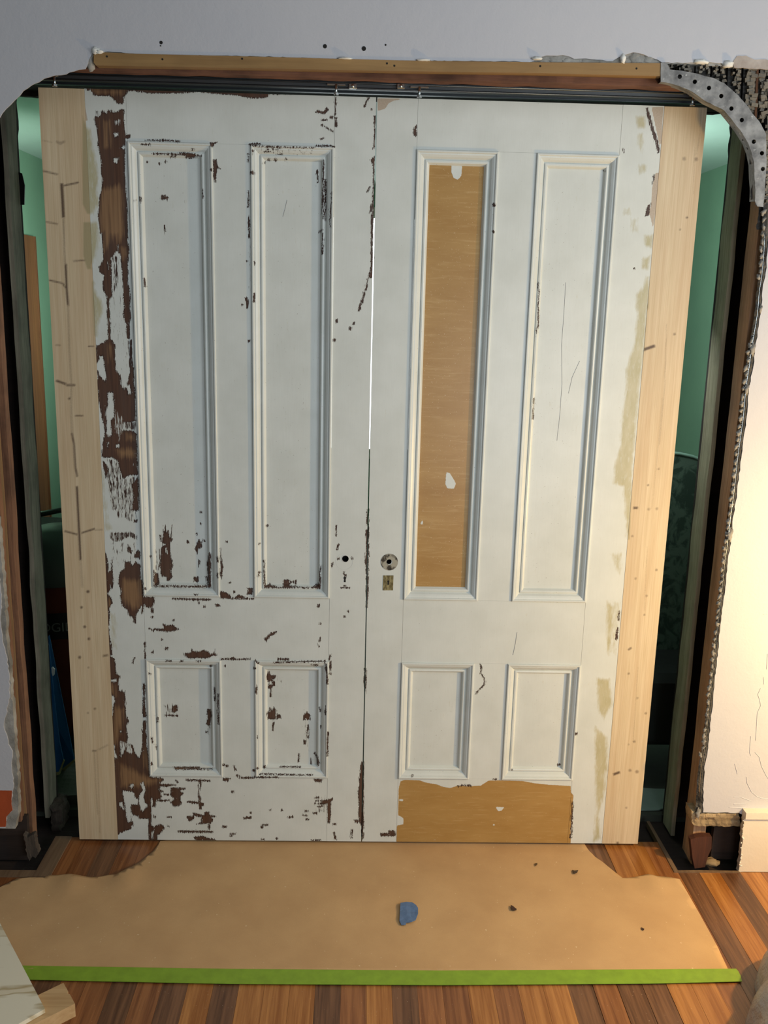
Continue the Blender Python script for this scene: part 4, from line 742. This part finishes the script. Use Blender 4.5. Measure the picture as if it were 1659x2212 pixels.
# backing, displaced
nx, nz = 60, 90; V, F = [], []
x0, x1, z1t = .795, 1.62, xz(1600, 143, YW + .01)[1]; z0t = zre - .02
for i in range(nx + 1):
    for j in range(nz + 1):
        x = x0 + (x1 - x0) * i / nx; z = z0t + (z1t - z0t) * j / nz; p = Vector((x * 26, 0, z * 70))
        V.append((x, YW + .020 - .012 * noise.noise(p) - .006 * noise.noise(p * 2.3), z))
inc = np.array([xz(a, b, YW) for a, b in in_c[1:19]]); F = []
def inside_arch(x, z):   # keep only what lies outside the curved edge
    if x < inc[0][0]: return True
    if x < inc[:, 0].max() - .004:
        zz = np.interp(x, inc[:, 0], inc[:, 1]) + .006; return z > zz
    return True
for i in range(nx):
    for j in range(nz):
        a = i * (nz + 1) + j; c = np.mean([V[a], V[a + 1], V[a + nz + 1], V[a + nz + 2]], 0)
        if c[0] > .80 and inside_arch(c[0], c[2]): F.append([a, a + nz + 1, a + nz + 2, a + 1])
mk('plaster_keys', V, F, M['keys'], rp)
# ribs
for px, y0, y1, w_ in [(1467, 140, 160, .004), (1503, 142, 165, .004), (1538, 142, 165, .005), (1572, 143, 190, .007), (1606, 144, 218, .006), (1638, 146, 258, .008), (1456, 139, 152, .004), (1555, 142, 158, .004), (1588, 144, 165, .004), (1660, 150, 300, .010)]:
    a, b = atY(px, y0, YW), atY(px - (y1 - y0) * .04, y1, YW); V = []
    for p in (a, b):
        for dx, dy in ((-w_ / 2, 0), (-w_ / 4, -.004), (0, -.001), (w_ / 4, -.004), (w_ / 2, 0)): V.append((p.x + dx, YW + .006 + dy, p.z))
    mk('metal_rib', V, [[i, i + 1, i + 6, i + 5] for i in range(4)], M['darkmetal'] if px != 1638 else M['cocoa'], rp)
# crumbly chunks between the ribs
bm = bmesh.new(); rnd = random.Random(3)
for col, (pxa, pya, pyb, sc) in enumerate([(1440, 140, 150, 1), (1450, 141, 150, 1), (1462, 141, 152, 1), (1478, 141, 153, 1), (1490, 141, 156, 1), (1515, 142, 158, 1), (1528, 142, 165, 1.1), (1546, 143, 176, 1.1), (1560, 144, 190, 1.1), (1585, 146, 188, 1.2), (1594, 146, 206, 1.2), (1618, 148, 240, 1.5), (1627, 148, 246, 1.5), (1648, 150, 262, 1.5), (1656, 155, 300, 1.4), (1668, 150, 330, 1.4), (1680, 150, 360, 1.4), (1655, 300, 460, 1.0)]):
    py = pya
    while py < pyb:
        c = atY(pxa + rnd.uniform(-4, 4), py, YW + rnd.uniform(.006, .014)); big = pxa > 1610; w2 = (.0055 if big else .0042) * sc * rnd.uniform(.7, 1.2); h2 = (.0030 if big else .0026) * sc * rnd.uniform(.8, 1.25)
        if rnd.random() < (.06 if big else .2): py += 4; continue
        mat = Matrix.Translation(c) @ Matrix.Rotation(rnd.uniform(-.35, .15), 4, 'Y') @ Matrix.Diagonal((w2 * 2, .012, h2 * 2, 1)); r = bmesh.ops.create_cube(bm, size=1, matrix=mat)
        for v in r['verts']: v.co += Vector((rnd.uniform(-1, 1), rnd.uniform(-1, 1), rnd.uniform(-1, 1))) * .0011
        py += (h2 * 2 + .0008) * 760 * .95
from_bm('plaster_chunks', bm, M['chunk'], rp, kind='stuff')

# ------------------------------------------------------------------ corner bead down the right edge
cb = thing('corner_bead', 'dark rusty corner bead with white plaster nubs down the right wall edge', 'corner bead', (1.13, YW, .15))
Lp = [(1648, 455), (1645, 520), (1640, 590), (1633, 640), (1631, 670), (1624, 715), (1616, 760), (1610, 800), (1604, 850), (1600, 900), (1588, 980), (1581, 1050), (1573, 1120), (1566, 1170), (1560, 1220), (1554, 1280), (1548, 1330), (1543, 1380), (1538, 1430), (1532, 1480), (1524, 1550), (1518, 1610), (1511, 1640), (1506, 1680), (1503, 1730), (1502, 1755)]
Rp = edge_right[1:-2]
def interp(L, py): ys = [p[1] for p in L]; return float(np.interp(py, ys, [p[0] for p in L]))
V, F = [], []; NB = 420; NC = 4
for i in range(NB + 1):
    py = 440 + (1757 - 440) * i / NB; a, b = interp(Lp, py), interp(Rp, py) + 3 if py > 533 else 1662 + (533 - py) * .05
    pa, pb = atY(a, py, YW + .004), atY(b, py, YW + .002)
    for j in range(NC + 1):
        p = pa.lerp(pb, j / NC); nn = noise.noise(Vector((p.x * 80, 0, p.z * 60))); V.append((p.x + (.0022 * nn if j == 0 else 0), p.y + .003 * noise.noise(Vector((p.x * 120, 3, p.z * 120))) - (.003 if j == 2 else 0), p.z))
for i in range(NB):
    for j in range(NC): k = i * (NC + 1) + j; F.append([k, k + NC + 1, k + NC + 2, k + 1])
mk('mesh_wing', V, F, M['bead'], cb)
tube('nose_wire', [atY(interp(Lp, py) * .55 + interp(Rp, max(py, 534)) * .45, py, YW - .002) for py in range(500, 1740, 20)], .0011, M['zinc'], cb, 5)
# ticks of the expanded metal next to the wire
bm = bmesh.new()
for py in np.arange(720, 1620, 5.2):
    if (int(py) // 60) % 3 == 2: continue
    c = atY(interp(Lp, py) * .62 + interp(Rp, py) * .38, py, YW - .0015); bmesh.ops.create_cube(bm, size=1, matrix=Matrix.Translation(c) @ Matrix.Rotation(.5, 4, 'Y') @ Matrix.Diagonal((.0045, .001, .0007, 1)))
from_bm('mesh_strands', bm, M['zinc'], cb, kind='stuff')
nub_me = []
for s in range(4):
    V, F = [], []; n = 8
    for i in range(n + 1):
        th = math.pi * i / n
        for j in range(n):
            ph = 2 * math.pi * j / n; d = Vector((math.sin(th) * math.cos(ph), math.sin(th) * math.sin(ph), math.cos(th))); k = 1 + .8 * noise.noise(d * 2.6 + Vector((s * 5, 1, 2)))
            w9 = max(0, .35 - d.x) if s % 2 else max(0, .5 - d.x * .8); V.append(((d.x * .0062 + .0005) * k, d.y * .005 * k, d.z * .0082 * k * (.55 + .45 * min(1, .6 + d.x * .5))))
    for i in range(n):
        for j in range(n): F.append([i * n + j, i * n + (j + 1) % n, (i + 1) * n + (j + 1) % n, (i + 1) * n + j])
    me = bpy.data.meshes.new('plaster_nub'); me.from_pydata(V, [], F); me.materials.append(plaster('nub_plaster', srgb(84, 81, 77), srgb(158, 154, 146), 200, .002) if s == 0 else nub_me[0].materials[0]); me.polygons.foreach_set('use_smooth', [True] * len(me.polygons)); nub_me.append(me)
py = 458.0; i = 0; rnd = random.Random(5)
while py < 1640:
    if not (745 > py > 620 and i % 3) and not (610 < py < 700):
        o = bpy.data.objects.new('plaster_nub', nub_me[i % 4]); COL.objects.link(o); o.parent = cb
        c = atY(interp(Lp, py) + 1.2 + rnd.uniform(-2.4, 1.2), py, YW + .002); o.location = c - ORG[cb.name]; s = rnd.uniform(.7, 1.2); o.scale = (s, 1, rnd.uniform(.8, 1.5)); o.rotation_euler = (0, rnd.uniform(-.5, .5), 0)
    py += rnd.uniform(12.5, 18); i += 1
for px, py, s in [(1625, 755, 1.6), (1612, 842, 1.4), (1576, 1155, 1.8), (1507, 1757, 1.6), (1642, 668, 1.0)]:
    o = bpy.data.objects.new('plaster_nub', nub_me[1]); COL.objects.link(o); o.parent = cb; o.location = atY(px, py, YW - .002) - ORG[cb.name]; o.scale = (s * .8, 1, s * 1.5)

# ------------------------------------------------------------------ timber scraps in the hollows under the wall
YB_ = -.115
prism = jag(cv([(1494, 1752), (1512, 1754), (1519, 1757), (1596, 1757), (1600, 1785), (1500, 1784), (1494, 1775)], YB_), .002, .008, 31)
prism_y('sill_block', [prism], YB_, -.06, M['rough'], None, cut=(.012, .012, .012), wave=lambda c: c + Vector((0, .008 * noise.noise(c * 60), .002 * noise.noise(c * 90))), label='splintered flat wood block under the right wall beside the baseboard end', cat='wood block')
lb = atY(1490, 1806, -.09); 
prism_y('wood_wedge', [cv([(1490, 1811), (1500, 1807), (1520, 1804), (1536, 1805), (1535, 1830), (1528, 1846), (1521, 1870), (1499, 1873), (1494, 1850)], -.112)], -.120, -.096, M['redblock'], None, label='reddish wooden wedge standing in the dark hollow under the right wall', cat='wood block')
box('hollow_board', 1.20, 1.29, -.07, -.05, .0, .16, M['darkwood'], None, label='dark board at the back of the hollow under the right wall', cat='board')
lump('debris', 1535, 1862, .03, .012, 77, M['rough'], -.10, None, 10, .02)
tagp(bpy.data.objects['debris'], 'small heap of brown debris beside the wooden wedge in the right hollow', 'debris')
prism_y('wood_wedge', [jag(cv([(52, 1800), (60, 1806), (75, 1800), (79, 1822), (85, 1838), (79, 1850), (73, 1846), (66, 1856), (60, 1838), (57, 1820)], -.115), .003, .006, 6)], -.125, -.10, M['greydark'], None, label='grey-brown splintered wood chunk at the foot of the left jamb', cat='wood block')
box('hollow_board', -1.36, -1.10, -.075, -.055, -.02, .14, M['darkwood'], None, label='dark board in the hollow under the left wall', cat='board')
rbox('wood_block', -1.086, -1.052, .11, .19, -.03, .07, M['greydark'], None, (5, 6, 12), .016, 34, 9, label='splintered grey block at the foot of the far left stud', cat='wood block')

# ------------------------------------------------------------------ paper, tapes and scraps on the floor
pp = [(349, 1818), (333, 1838), (304, 1862.5), (285, 1876), (265, 1886.6), (251, 1893), (231, 1892), (212, 1896), (190, 1897), (164, 1895), (149, 1892), (106, 1891.5), (96, 1896.8), (67, 1896), (36, 1898.7), (19, 1908), (0, 1917), (-60, 1945), (-90, 2092), (60, 2094), (500, 2101), (950, 2104), (1400, 2101), (1574, 2098), (1551, 2048), (1533, 2015), (1512, 1976), (1490, 1938), (1468, 1900), (1449, 1896), (1419, 1895), (1400, 1891), (1370, 1896), (1345, 1898), (1319, 1877), (1300, 1862), (1286, 1853), (1273, 1840), (1260, 1822)]
lp = [xy(a, b, .002) for a, b in pp]; lp[0] = (lp[0][0], .045); lp[-1] = (lp[-1][0], .045)
def pwave(c):
    e = max(0, (c.y + .42)) ; h = .0022 * (1 + noise.noise(Vector((c.x * 5, c.y * 7, 0)))) + .006 * e * max(0, noise.noise(Vector((c.x * 7, c.y * 6, 3))))
    for cx, cy in ((-.93, -.22), (.93, -.22), (-.75, -.20)): d = math.hypot(c.x - cx, c.y - cy); h += .010 * math.exp(-(d / .07) ** 2) * (.6 + .4 * math.sin(c.x * 40))
    if c.y > -.03: h *= .3
    return Vector((c.x, c.y, c.z + max(0, h)))
prism_z('floor_paper', [lp], .0006, .0014, M['paper'], None, cut=(.022, .022, 0), wave=pwave, smooth=True, label='large brown kraft paper sheet covering the floor before the doors', cat='paper')
tp = [(-60, 2084), (60, 2086), (500, 2093), (950, 2096.5), (1400, 2094), (1590, 2092.5), (1595, 2098), (1600, 2108), (1603, 2120), (1400, 2124.5), (950, 2127.5), (500, 2125), (60, 2116), (-60, 2114)]
prism_z('green_tape', [[xy(a, b, .005) for a, b in tp]], .0038, .0052, M['tape'], None, cut=(.05, 0, 0), label='long strip of green masking tape along the front edge of the brown paper', cat='tape')
def scrap(name, pts, z, th, mat, label, cat, seed=0, amp=.003):
    prism_z(name, [[xy(a, b, z) for a, b in pts]], z - th, z, mat, None, cut=(.012, .012, 0), wave=lambda c: c + Vector((0, 0, amp * (noise.noise(Vector((c.x * 45, c.y * 45, seed))) + .6))), label=label, cat=cat)
scrap('blue_tape', [(865, 1951), (878, 1949), (890, 1950), (898, 1955), (903, 1962), (903, 1975), (898, 1987), (889, 1993), (878, 1993), (876, 1998), (867, 1998), (863, 1990), (864, 1970)], .008, .0015, M['bluetape'], 'crumpled scrap of blue painter tape lying on the brown paper', 'tape', 1)
dk = flat('dark_paint_chip', srgb(58, 36, 26), .7)
scrap('wood_chip', [(1103, 1956), (1108, 1958), (1116, 1964), (1115, 1967), (1106, 1967), (1104, 1962)], .007, .002, dk, 'small dark brown chip on the paper right of the blue tape', 'chip', 2)
scrap('wood_chip', [(1236, 1879), (1241, 1881), (1249, 1880), (1246, 1887), (1240, 1888)], .007, .002, flat('grey_lint', srgb(72, 58, 44), .9), 'frayed dark fluff on the paper near its right torn corner', 'debris', 3)
scrap('wood_chip', [(1155, 1866), (1160, 1865), (1161, 1868), (1157, 1872)], .006, .001, flat('olive_chip', srgb(96, 76, 46), .9), 'tiny olive brown crumb on the paper below the ochre door rail', 'chip', 4)
scrap('wood_chip', [(1385, 2003), (1392, 2007), (1390, 2010), (1386, 2008)], .006, .001, dk, 'tiny black chip on the paper near its right edge', 'chip', 5)
# plywood resting on an offcut
zt_ = .052
pl = [atZ(-2, 1990, zt_), atZ(97, 2179, zt_ + .0), atZ(34, 2215, zt_), atZ(-140, 2270, zt_), atZ(-150, 2000, zt_)]
prism_z('plywood_board', [[(p.x, p.y) for p in pl]], zt_ - .012, zt_, M['ply'], None, label='pale plywood board lying in the lower left corner on a sawn offcut', cat='board')
zo = .0385
o1, o2, o3 = atZ(137, 2123, zo), atZ(162, 2168, zo), atZ(60, 2160, zo); dv = (Vector((o1.x, o1.y, 0)) - Vector((o3.x, o3.y, 0))).normalized()
a = Vector((o1.x, o1.y, 0)); b = Vector((o2.x, o2.y, 0)); L_o = .30; ex = dv * -L_o
top = [a, a.lerp(b, .42), a.lerp(b, .48) - dv * .004, a.lerp(b, .55), b]
pts = [(p.x, p.y) for p in top] + [((b + ex).x, (b + ex).y), ((a + ex).x, (a + ex).y)]
prism_z('timber_offcut', [pts], .0, zo, M['stub'], None, label='short sawn pine offcut under the corner of the plywood board', cat='timber')
# plastic sheet in the lower right corner
V, F = [], []; NR, NA = 46, 150; cx, cy, Rr = 1.42, -.98, .44
for i in range(NR + 1):
    r_ = i / NR
    for j in range(NA):
        an = 2 * math.pi * j / NA; c_, s_ = math.cos(an), math.sin(an)
        rr = Rr * (1 + .14 * noise.noise(Vector((c_ * 1.5, s_ * 1.5, 2))) + .05 * noise.noise(Vector((c_ * 6, s_ * 6, 4))))
        k = max(0, 1 - r_ ** 2.2); h = .27 * k ** .55 + .05 * k ** .3 * (1 - 2 * abs(noise.noise(Vector((c_ * 3.2, s_ * 3.2, r_ * 2 + 9))))) * .6 + .035 * k ** .3 * noise.noise(Vector((c_ * 5, s_ * 5, r_ * 1.5))) + .016 * k ** .3 * abs(noise.noise(Vector((c_ * r_ * 14, s_ * r_ * 14, 7))))
        V.append((cx + c_ * r_ * rr, cy + s_ * r_ * rr, max(.001, h)))
for i in range(NR):
    for j in range(NA): F.append([i * NA + j, (i + 1) * NA + j, (i + 1) * NA + (j + 1) % NA, i * NA + (j + 1) % NA])
mk('plastic_sheet', V, F, M['sheet'], None, smooth=True, label='crumpled translucent grey plastic bag in the lower right corner', cat='plastic sheet')

# ------------------------------------------------------------------ back room things seen through the gaps
cas = wood('stained_casing_wood', srgb(78, 48, 24), srgb(124, 84, 46), 'Z', .55, 60, .03, .001)
tr2 = thing('trim_2', None, None, (XB0, 2.5, 0), kind='structure')
pA, pB = atX(40, 505, XB0 + .01), atX(71, 514, XB0 + .01)
for y0, y1, d in ((pA.y - .06, pA.y + .05, .012), (pA.y + .055, pB.y - .02, .022), (pB.y - .018, pB.y, .03)):
    box('casing_board', XB0, XB0 + d, min(y0, y1), max(y0, y1), 0, pA.z, cas, tr2)
# mending plate
c = cv([(40, 372), (49, 375), (55, 401), (54, 443), (41, 443)], .195); ringc = xz(41.5, 405, .195)
prism_y('mending_plate', [c], .1885, .1915, M['darkmetal'], None, label='small dark metal plate beside the far left stud near the top', cat='metal plate')
# upright vacuum cleaner drum
vx, vy = atY(128, 1330, .75).x - .02, .85
vac = thing('shop_vacuum', 'dark orange drum vacuum with grey lid standing in the back room', 'vacuum cleaner', (vx, vy, 0))
def lathe(name, prof, cx, cy, mat, parent, n=36, **k):
    V = [(cx + r * math.cos(2 * math.pi * j / n), cy + r * math.sin(2 * math.pi * j / n), z) for r, z in prof for j in range(n)]
    F = [[i * n + j, i * n + (j + 1) % n, (i + 1) * n + (j + 1) % n, (i + 1) * n + j] for i in range(len(prof) - 1) for j in range(n)]
    return mk(name, V, F, mat, parent, smooth=True, **k)
zl = atY(128, 1245, .65).z; om = flat('dull_orange_plastic', srgb(120, 52, 30), .5); gm = flat('dark_grey_plastic', srgb(84, 90, 86), .5)
lathe('drum', [(.001, .06), (.19, .06), (.205, .10), (.215, zl - .04), (.22, zl - .03)], vx, vy, om, vac); lathe('lid', [(.232, zl - .04), (.236, zl - .02), (.225, zl + .03), (.15, zl + .11), (.08, zl + .15), (.001, zl + .155)], vx, vy, gm, vac)
lathe('label_band', [(.213, zl - .26), (.2165, zl - .15)], vx, vy, flat('black_label', srgb(26, 26, 26), .5), vac)
tube('handle', [(vx - .1, vy - .02, zl + .09), (vx - .09, vy - .02, zl + .2), (vx + .05, vy - .02, zl + .23), (vx + .09, vy - .02, zl + .1)], .014, gm, vac)
for s in range(4): a = s * math.pi / 2 + .6; lathe('wheel', [(.001, .0), (.03, .005), (.03, .06), (.001, .065)], vx + .17 * math.cos(a), vy + .17 * math.sin(a), M['black'], vac, 12)
cu = bpy.data.curves.new('lettering', 'FONT'); cu.body = 'DGID'; cu.size = .052; cu.extrude = .0005; to = bpy.data.objects.new('lettering', cu); COL.objects.link(to)
dgc = bpy.context.evaluated_depsgraph_get(); me_t = bpy.data.meshes.new_from_object(to.evaluated_get(dgc)); bpy.data.objects.remove(to)
dirv = (Vector((CAMP[0], CAMP[1], 0)) - Vector((vx, vy, 0))).normalized(); a0 = math.atan2(dirv.y, dirv.x)
V = []; F = [list(p.vertices) for p in me_t.polygons]
for v in me_t.vertices:
    an = a0 + (v.co.x - .085) / .2175; rr = .2175 + v.co.z; V.append((vx + rr * math.cos(an), vy + rr * math.sin(an), zl - .225 + v.co.y + .0))
mk('lettering', V, F, flat('grey_letter_print', srgb(130, 132, 130), .5), vac)
# two leaning blue boards
bl = flat('bright_blue_board', srgb(14, 92, 146), .5); ye = flat('yellow_edge', srgb(150, 150, 96), .6)
def slab(name, quad, y0, y1, mat, parent=None, **k):
    """quad of (px,py,y) front corners; thickness in y"""
    P = [atY(a, b, y) for a, b, y in quad]; n = len(P); t = .006; V = [tuple(p) for p in P] + [(p.x, p.y + t, p.z) for p in P]
    F = [list(range(n)), [n + i for i in range(n)][::-1]] + [[i, (i + 1) % n, n + (i + 1) % n, n + i] for i in range(n)]; return mk(name, V, F, mat, parent, **k)
b1 = thing('blue_board', 'bright blue board leaning behind the far left stud, nearer the door', 'board', tuple(atY(140, 1640, .40)))
slab('face', [(104, 1375, .32), (106, 1372, .32), (130, 1490, .36), (160, 1640, .42), (135, 1662, .42), (118, 1560, .36), (112, 1470, .34)], 0, 0, bl, b1)
slab('worn_edge', [(160, 1640, .419), (161, 1645, .419), (136, 1668, .419), (134, 1661, .419)], 0, 0, ye, b1)
b2 = thing('blue_board', 'bright blue board with a white mark leaning against the far left stud', 'board', tuple(atY(118, 1660, .30)))
slab('face', [(100, 1380, .26), (106, 1395, .26), (116, 1500, .28), (128, 1600, .31), (137, 1642, .32), (128, 1668, .32), (108, 1672, .32)], 0, 0, bl, b2)
slab('worn_edge', [(137, 1641, .319), (139, 1644, .319), (129, 1673, .319), (110, 1678, .319), (108, 1671, .319), (127, 1667, .319)], 0, 0, ye, b2)
slab('white_mark', [(110, 1443, .271), (113, 1441, .271), (118, 1446, .271), (117, 1458, .271), (114, 1461, .271), (111, 1452, .271)], 0, 0, flat('white_print', srgb(210, 220, 220), .5), b2)
# dark clutter behind
rbox('storage_bin', -1.75, -1.28, 1.35, 1.75, 0, .72, flat('dark_bin', srgb(20, 17, 15), .9), None, (6, 6, 10), .01, 5, 3, label='dark brown bin behind the vacuum in the back room', cat='bin')
rbox('dust_sheet', -1.28, -1.0, .25, .62, -.002, .03, flat('grey_green_cloth', srgb(78, 84, 70), .9, 0, 20, .004, .2), None, (14, 14, 2), .02, 9, 4, label='dull grey-green cloth on the floor behind the left gap', cat='cloth')
# armchair with rounded marbled back
t_ = NT('marbled_green_fabric', .8); vv = t_.noise(t_.map((1, 1, .8)), 14, 5, .6, 1.5); t_.col(t_.mix(t_.range(vv, .45, .56), srgb(58, 82, 70), srgb(96, 122, 106))); M['marb'] = t_.m
ac = thing('armchair', 'high rounded armchair back in marbled green fabric seen through the right gap', 'armchair', (1.36, .8, 0))
pt = atY(1462, 978, .7); zt2 = pt.z; cxx, hw = pt.x - .04, .30
out = [(cxx - hw, .45), (cxx - hw, zt2 - .22)] + [(cxx + hw * math.cos(math.radians(180 - a)), zt2 - .22 + .22 * math.sin(math.radians(a))) for a in range(10, 180, 10)] + [(cxx + hw, zt2 - .22), (cxx + hw, .45)]
prism_y('backrest', [out], .70, .82, M['marb'], ac)
tube('piping', [(x, .70, z) for x, z in out], .007, flat('mint_piping', srgb(150, 190, 172), .6), ac, 6)
dkg = flat('dark_green_upholstery', srgb(34, 40, 36), .9, 0, 20, .004, .2)
box('seat', cxx - hw - .02, cxx + hw + .02, .42, .82, .16, .46, dkg, ac, .03)
for sx in (-1, 1):
    box('armrest', cxx + sx * (hw + .03) - .05, cxx + sx * (hw + .03) + .05, .40, .80, .16, .66, dkg, ac, .03)
    for y in (.46, .78): box('leg', cxx + sx * hw - .025, cxx + sx * hw + .025, y - .025, y + .025, -.002, .17, M['darkwood'], ac)
# grey-green drop cloth on the floor at the right
dc = [xy(1375, 1500, .02), xy(1462, 1502, .02), xy(1452, 1600, .02), xy(1440, 1760, .02), xy(1385, 1762, .02), xy(1380, 1650, .02)]
prism_z('drop_cloth', [[(.80, .30), (.82, .39), (1.62, .39), (1.45, .34), (1.30, .30), (1.12, .235), (.95, .235)]], -.001, .004, flat('mint_drop_sheet', srgb(128, 150, 138), .8, 0, 12, .006, .08), None, cut=(.05, .05, 0), wave=lambda c: c + Vector((0, 0, .012 * max(0, noise.noise(Vector((c.x * 7, c.y * 7, 2)))))), label='pale grey-green sheet spread on the floor behind the right gap', cat='sheet')
